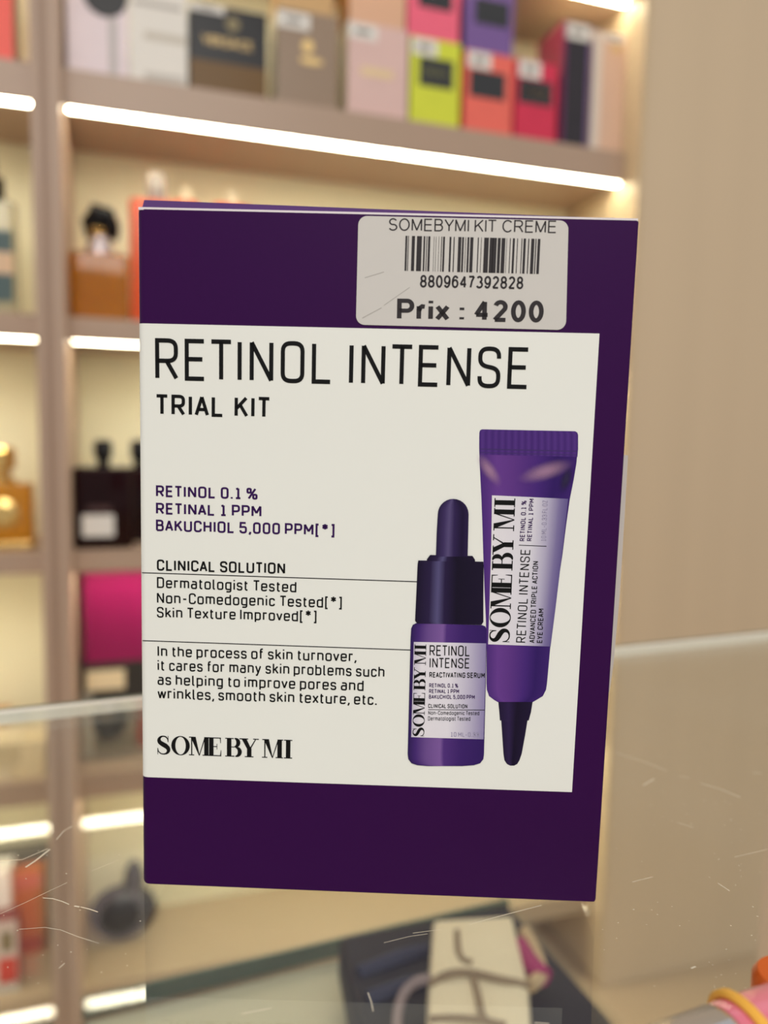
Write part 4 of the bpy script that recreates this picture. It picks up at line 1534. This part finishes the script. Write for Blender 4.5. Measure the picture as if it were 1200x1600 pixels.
beige = mat('beige_leather', (246, 230, 198), 0.55, var=0.05, scale=60, bump=0.2)
cordm = mat('brown_cord', (150, 128, 104), 0.6, var=0.1, scale=200)
zp = zt_n + 0.004
pc_ = [on_ctr(*p, zp + 0.012) for p in ((676, 1432), (802, 1425), (828, 1530), (838, 1690), (664, 1700), (668, 1530))]
cen2 = sum(pc_, Vector()) / len(pc_)
cen2.z = zt_n + 0.0003
o = thing('beige_pouch', 'beige leather pouch tied with brown cords on the navy case', 'pouch', cen2)
mb = MB()
n = len(pc_)
rings = []
for kk, zz in ((0.94, 0.0), (1.0, 0.005), (0.99, 0.011), (0.93, 0.0155), (0.75, 0.0175), (0.4, 0.0185)):
    rings.append([Vector(((p - cen2).x * kk, (p - cen2).y * kk, zz)) for p in pc_])
vs = [p for r2 in rings for p in r2]
fs = [tuple(range(n)), tuple(reversed(range((len(rings) - 1) * n, len(rings) * n)))]
for k in range(len(rings) - 1):
    for i in range(n):
        fs.append((k * n + (i + 1) % n, k * n + i, (k + 1) * n + i, (k + 1) * n + (i + 1) % n))
mb.add(vs, fs)
ob = mb.build('pouch_body', beige, o, smooth=True)
zt_pz = zt_n + 0.019


def cord(pts, r, nm='cord', m_=cordm):
    mb_ = MB()
    P = [on_ctr(px, py, zt_pz + dz) - cen2 for px, py, dz in pts]
    fine = []
    for i in range(len(P) - 1):
        p0, p1, p2, p3 = P[max(i - 1, 0)], P[i], P[i + 1], P[min(i + 2, len(P) - 1)]
        for k in range(5):
            t = k / 5
            fine.append(0.5 * ((2 * p1) + (p2 - p0) * t + (2 * p0 - 5 * p1 + 4 * p2 - p3) * t * t + (3 * p1 - p0 - 3 * p2 + p3) * t ** 3))
    fine.append(P[-1])
    mb_.tube(fine, r, 8)
    return mb_.build(nm, m_, o, smooth=True)


cord([(672, 1538, -.003), (700, 1522, .001), (735, 1520, .001), (780, 1530, .001), (826, 1540, -.003)], 0.0017)
cord([(714, 1455, 0), (716, 1485, 0), (724, 1500, 0), (738, 1504, 0)], 0.0014)
cord([(739, 1525, .001), (748, 1560, .001), (757, 1592, .001), (790, 1602, 0)], 0.0015)
cord([(672, 1592, -.002), (715, 1590, .001), (757, 1594, .001)], 0.0013)
cord([(622, 1640, -.012), (621, 1590, -.012), (630, 1555, -.010), (650, 1535, -.006), (672, 1530, -.003)], 0.0022, 'loop', mat('mauve_cord', (158, 140, 142), 0.5, var=0.05))
cord([(812, 1478, -.008), (832, 1510, -.006), (852, 1528, -.006)], 0.0045, 'tassel', mat('magenta_tassel', (170, 44, 110), 0.6, var=0.1))
cord([(820, 1455, -.006), (838, 1490, -.006), (846, 1522, -.006), (828, 1540, -.004)], 0.0030, 'side_loop', mat('beige_loop', (206, 178, 140), 0.6, var=0.05))

# ------------------------------------------------------------------ lip gloss and orange pot at the right front corner of the glass
Rg = 0.0056
A_ = at_z(985, 1705, GZ + Rg)
B_ = at_z(1300, 1582, GZ + Rg)
dirg = (B_ - A_)
dirg.z = 0
Lg = dirg.length
dirg.normalize()
o = thing('lip_gloss_tube', 'pink lip gloss tube with clear silvery cap and yellow rubber band', 'lip gloss', (A_.x, A_.y, GZ), math.atan2(dirg.y, dirg.x))


def along(px, py):
    P = at_z(px, py, GZ + Rg)
    return (P - A_).dot(dirg)


xj = along(1130, 1640)


def lying(prof, nm, m_, lab=None, n=26):
    mb_ = MB()
    o_ = 0
    vs_ = []
    for r2, x in prof:
        for i in range(n):
            a = 2 * math.pi * i / n
            vs_.append((x, r2 * math.cos(a), Rg + 0.0002 + r2 * math.sin(a)))
    fs_ = []
    for k in range(len(prof) - 1):
        for i in range(n):
            j = (i + 1) % n
            fs_.append((k * n + i, (k + 1) * n + i, (k + 1) * n + j, k * n + j))
    fs_.append(tuple(range(n)))
    fs_.append(tuple(reversed(range((len(prof) - 1) * n, len(prof) * n))))
    mb_.add(vs_, fs_)
    return mb_.build(nm, m_, o, smooth=True, label=lab)


lying([(Rg * 0.9, -0.012), (Rg, -0.011), (Rg, xj - 0.0005), (Rg * 0.95, xj)], 'cap', mat('silver_cap', (205, 205, 208), 0.12, metal=0.85, var=0.1, scale=300), 'silvery cap')
lying([(Rg * 0.95, xj + 0.0001), (Rg, xj + 0.001), (Rg, Lg), (Rg * 0.9, Lg + 0.001)], 'gloss_body', mat('pink_gloss', (232, 120, 140), 0.15, trans=0.1, var=0.06, scale=80, coat=0.5), 'pink gloss body')
mb = MB()
for q0, tilt in ((0.0035, 0.0016), (0.0047, 0.0026)):
    pts = []
    for k in range(28):
        a = 2 * math.pi * k / 28
        r2 = Rg + 0.0005
        pts.append((xj + q0 - tilt * math.sin(a) * 0.8, r2 * math.cos(a), max(Rg + 0.0002 + r2 * math.sin(a), 0.0007)))
    mb.tube(pts, 0.0006, 8, closed=True)
mb.build('rubber_band', mat('yellow_rubber', (238, 176, 66), 0.45, var=0.05), o, smooth=True)
P = at_z(1253, 1606, GZ + 0.004)
o = thing('orange_pot', 'small round orange pot at the right edge of the counter behind the lip gloss', 'pot', (P.x, P.y + 0.004, GZ))
mb = MB()
mb.lathe([(0.0040, 0.0002), (0.0046, 0.0010), (0.0047, 0.0045), (0.0046, 0.0052)], 26)
mb.build('pot_body', mat('orange_plastic', (224, 112, 30), 0.3, trans=0.1, var=0.05), o, smooth=True)
mb = MB()
mb.lathe([(0.0049, 0.0053), (0.0049, 0.0080), (0.0042, 0.0090)], 26)
mb.build('lid', mat('dark_orange_plastic', (206, 92, 20), 0.35, var=0.05), o, smooth=True)
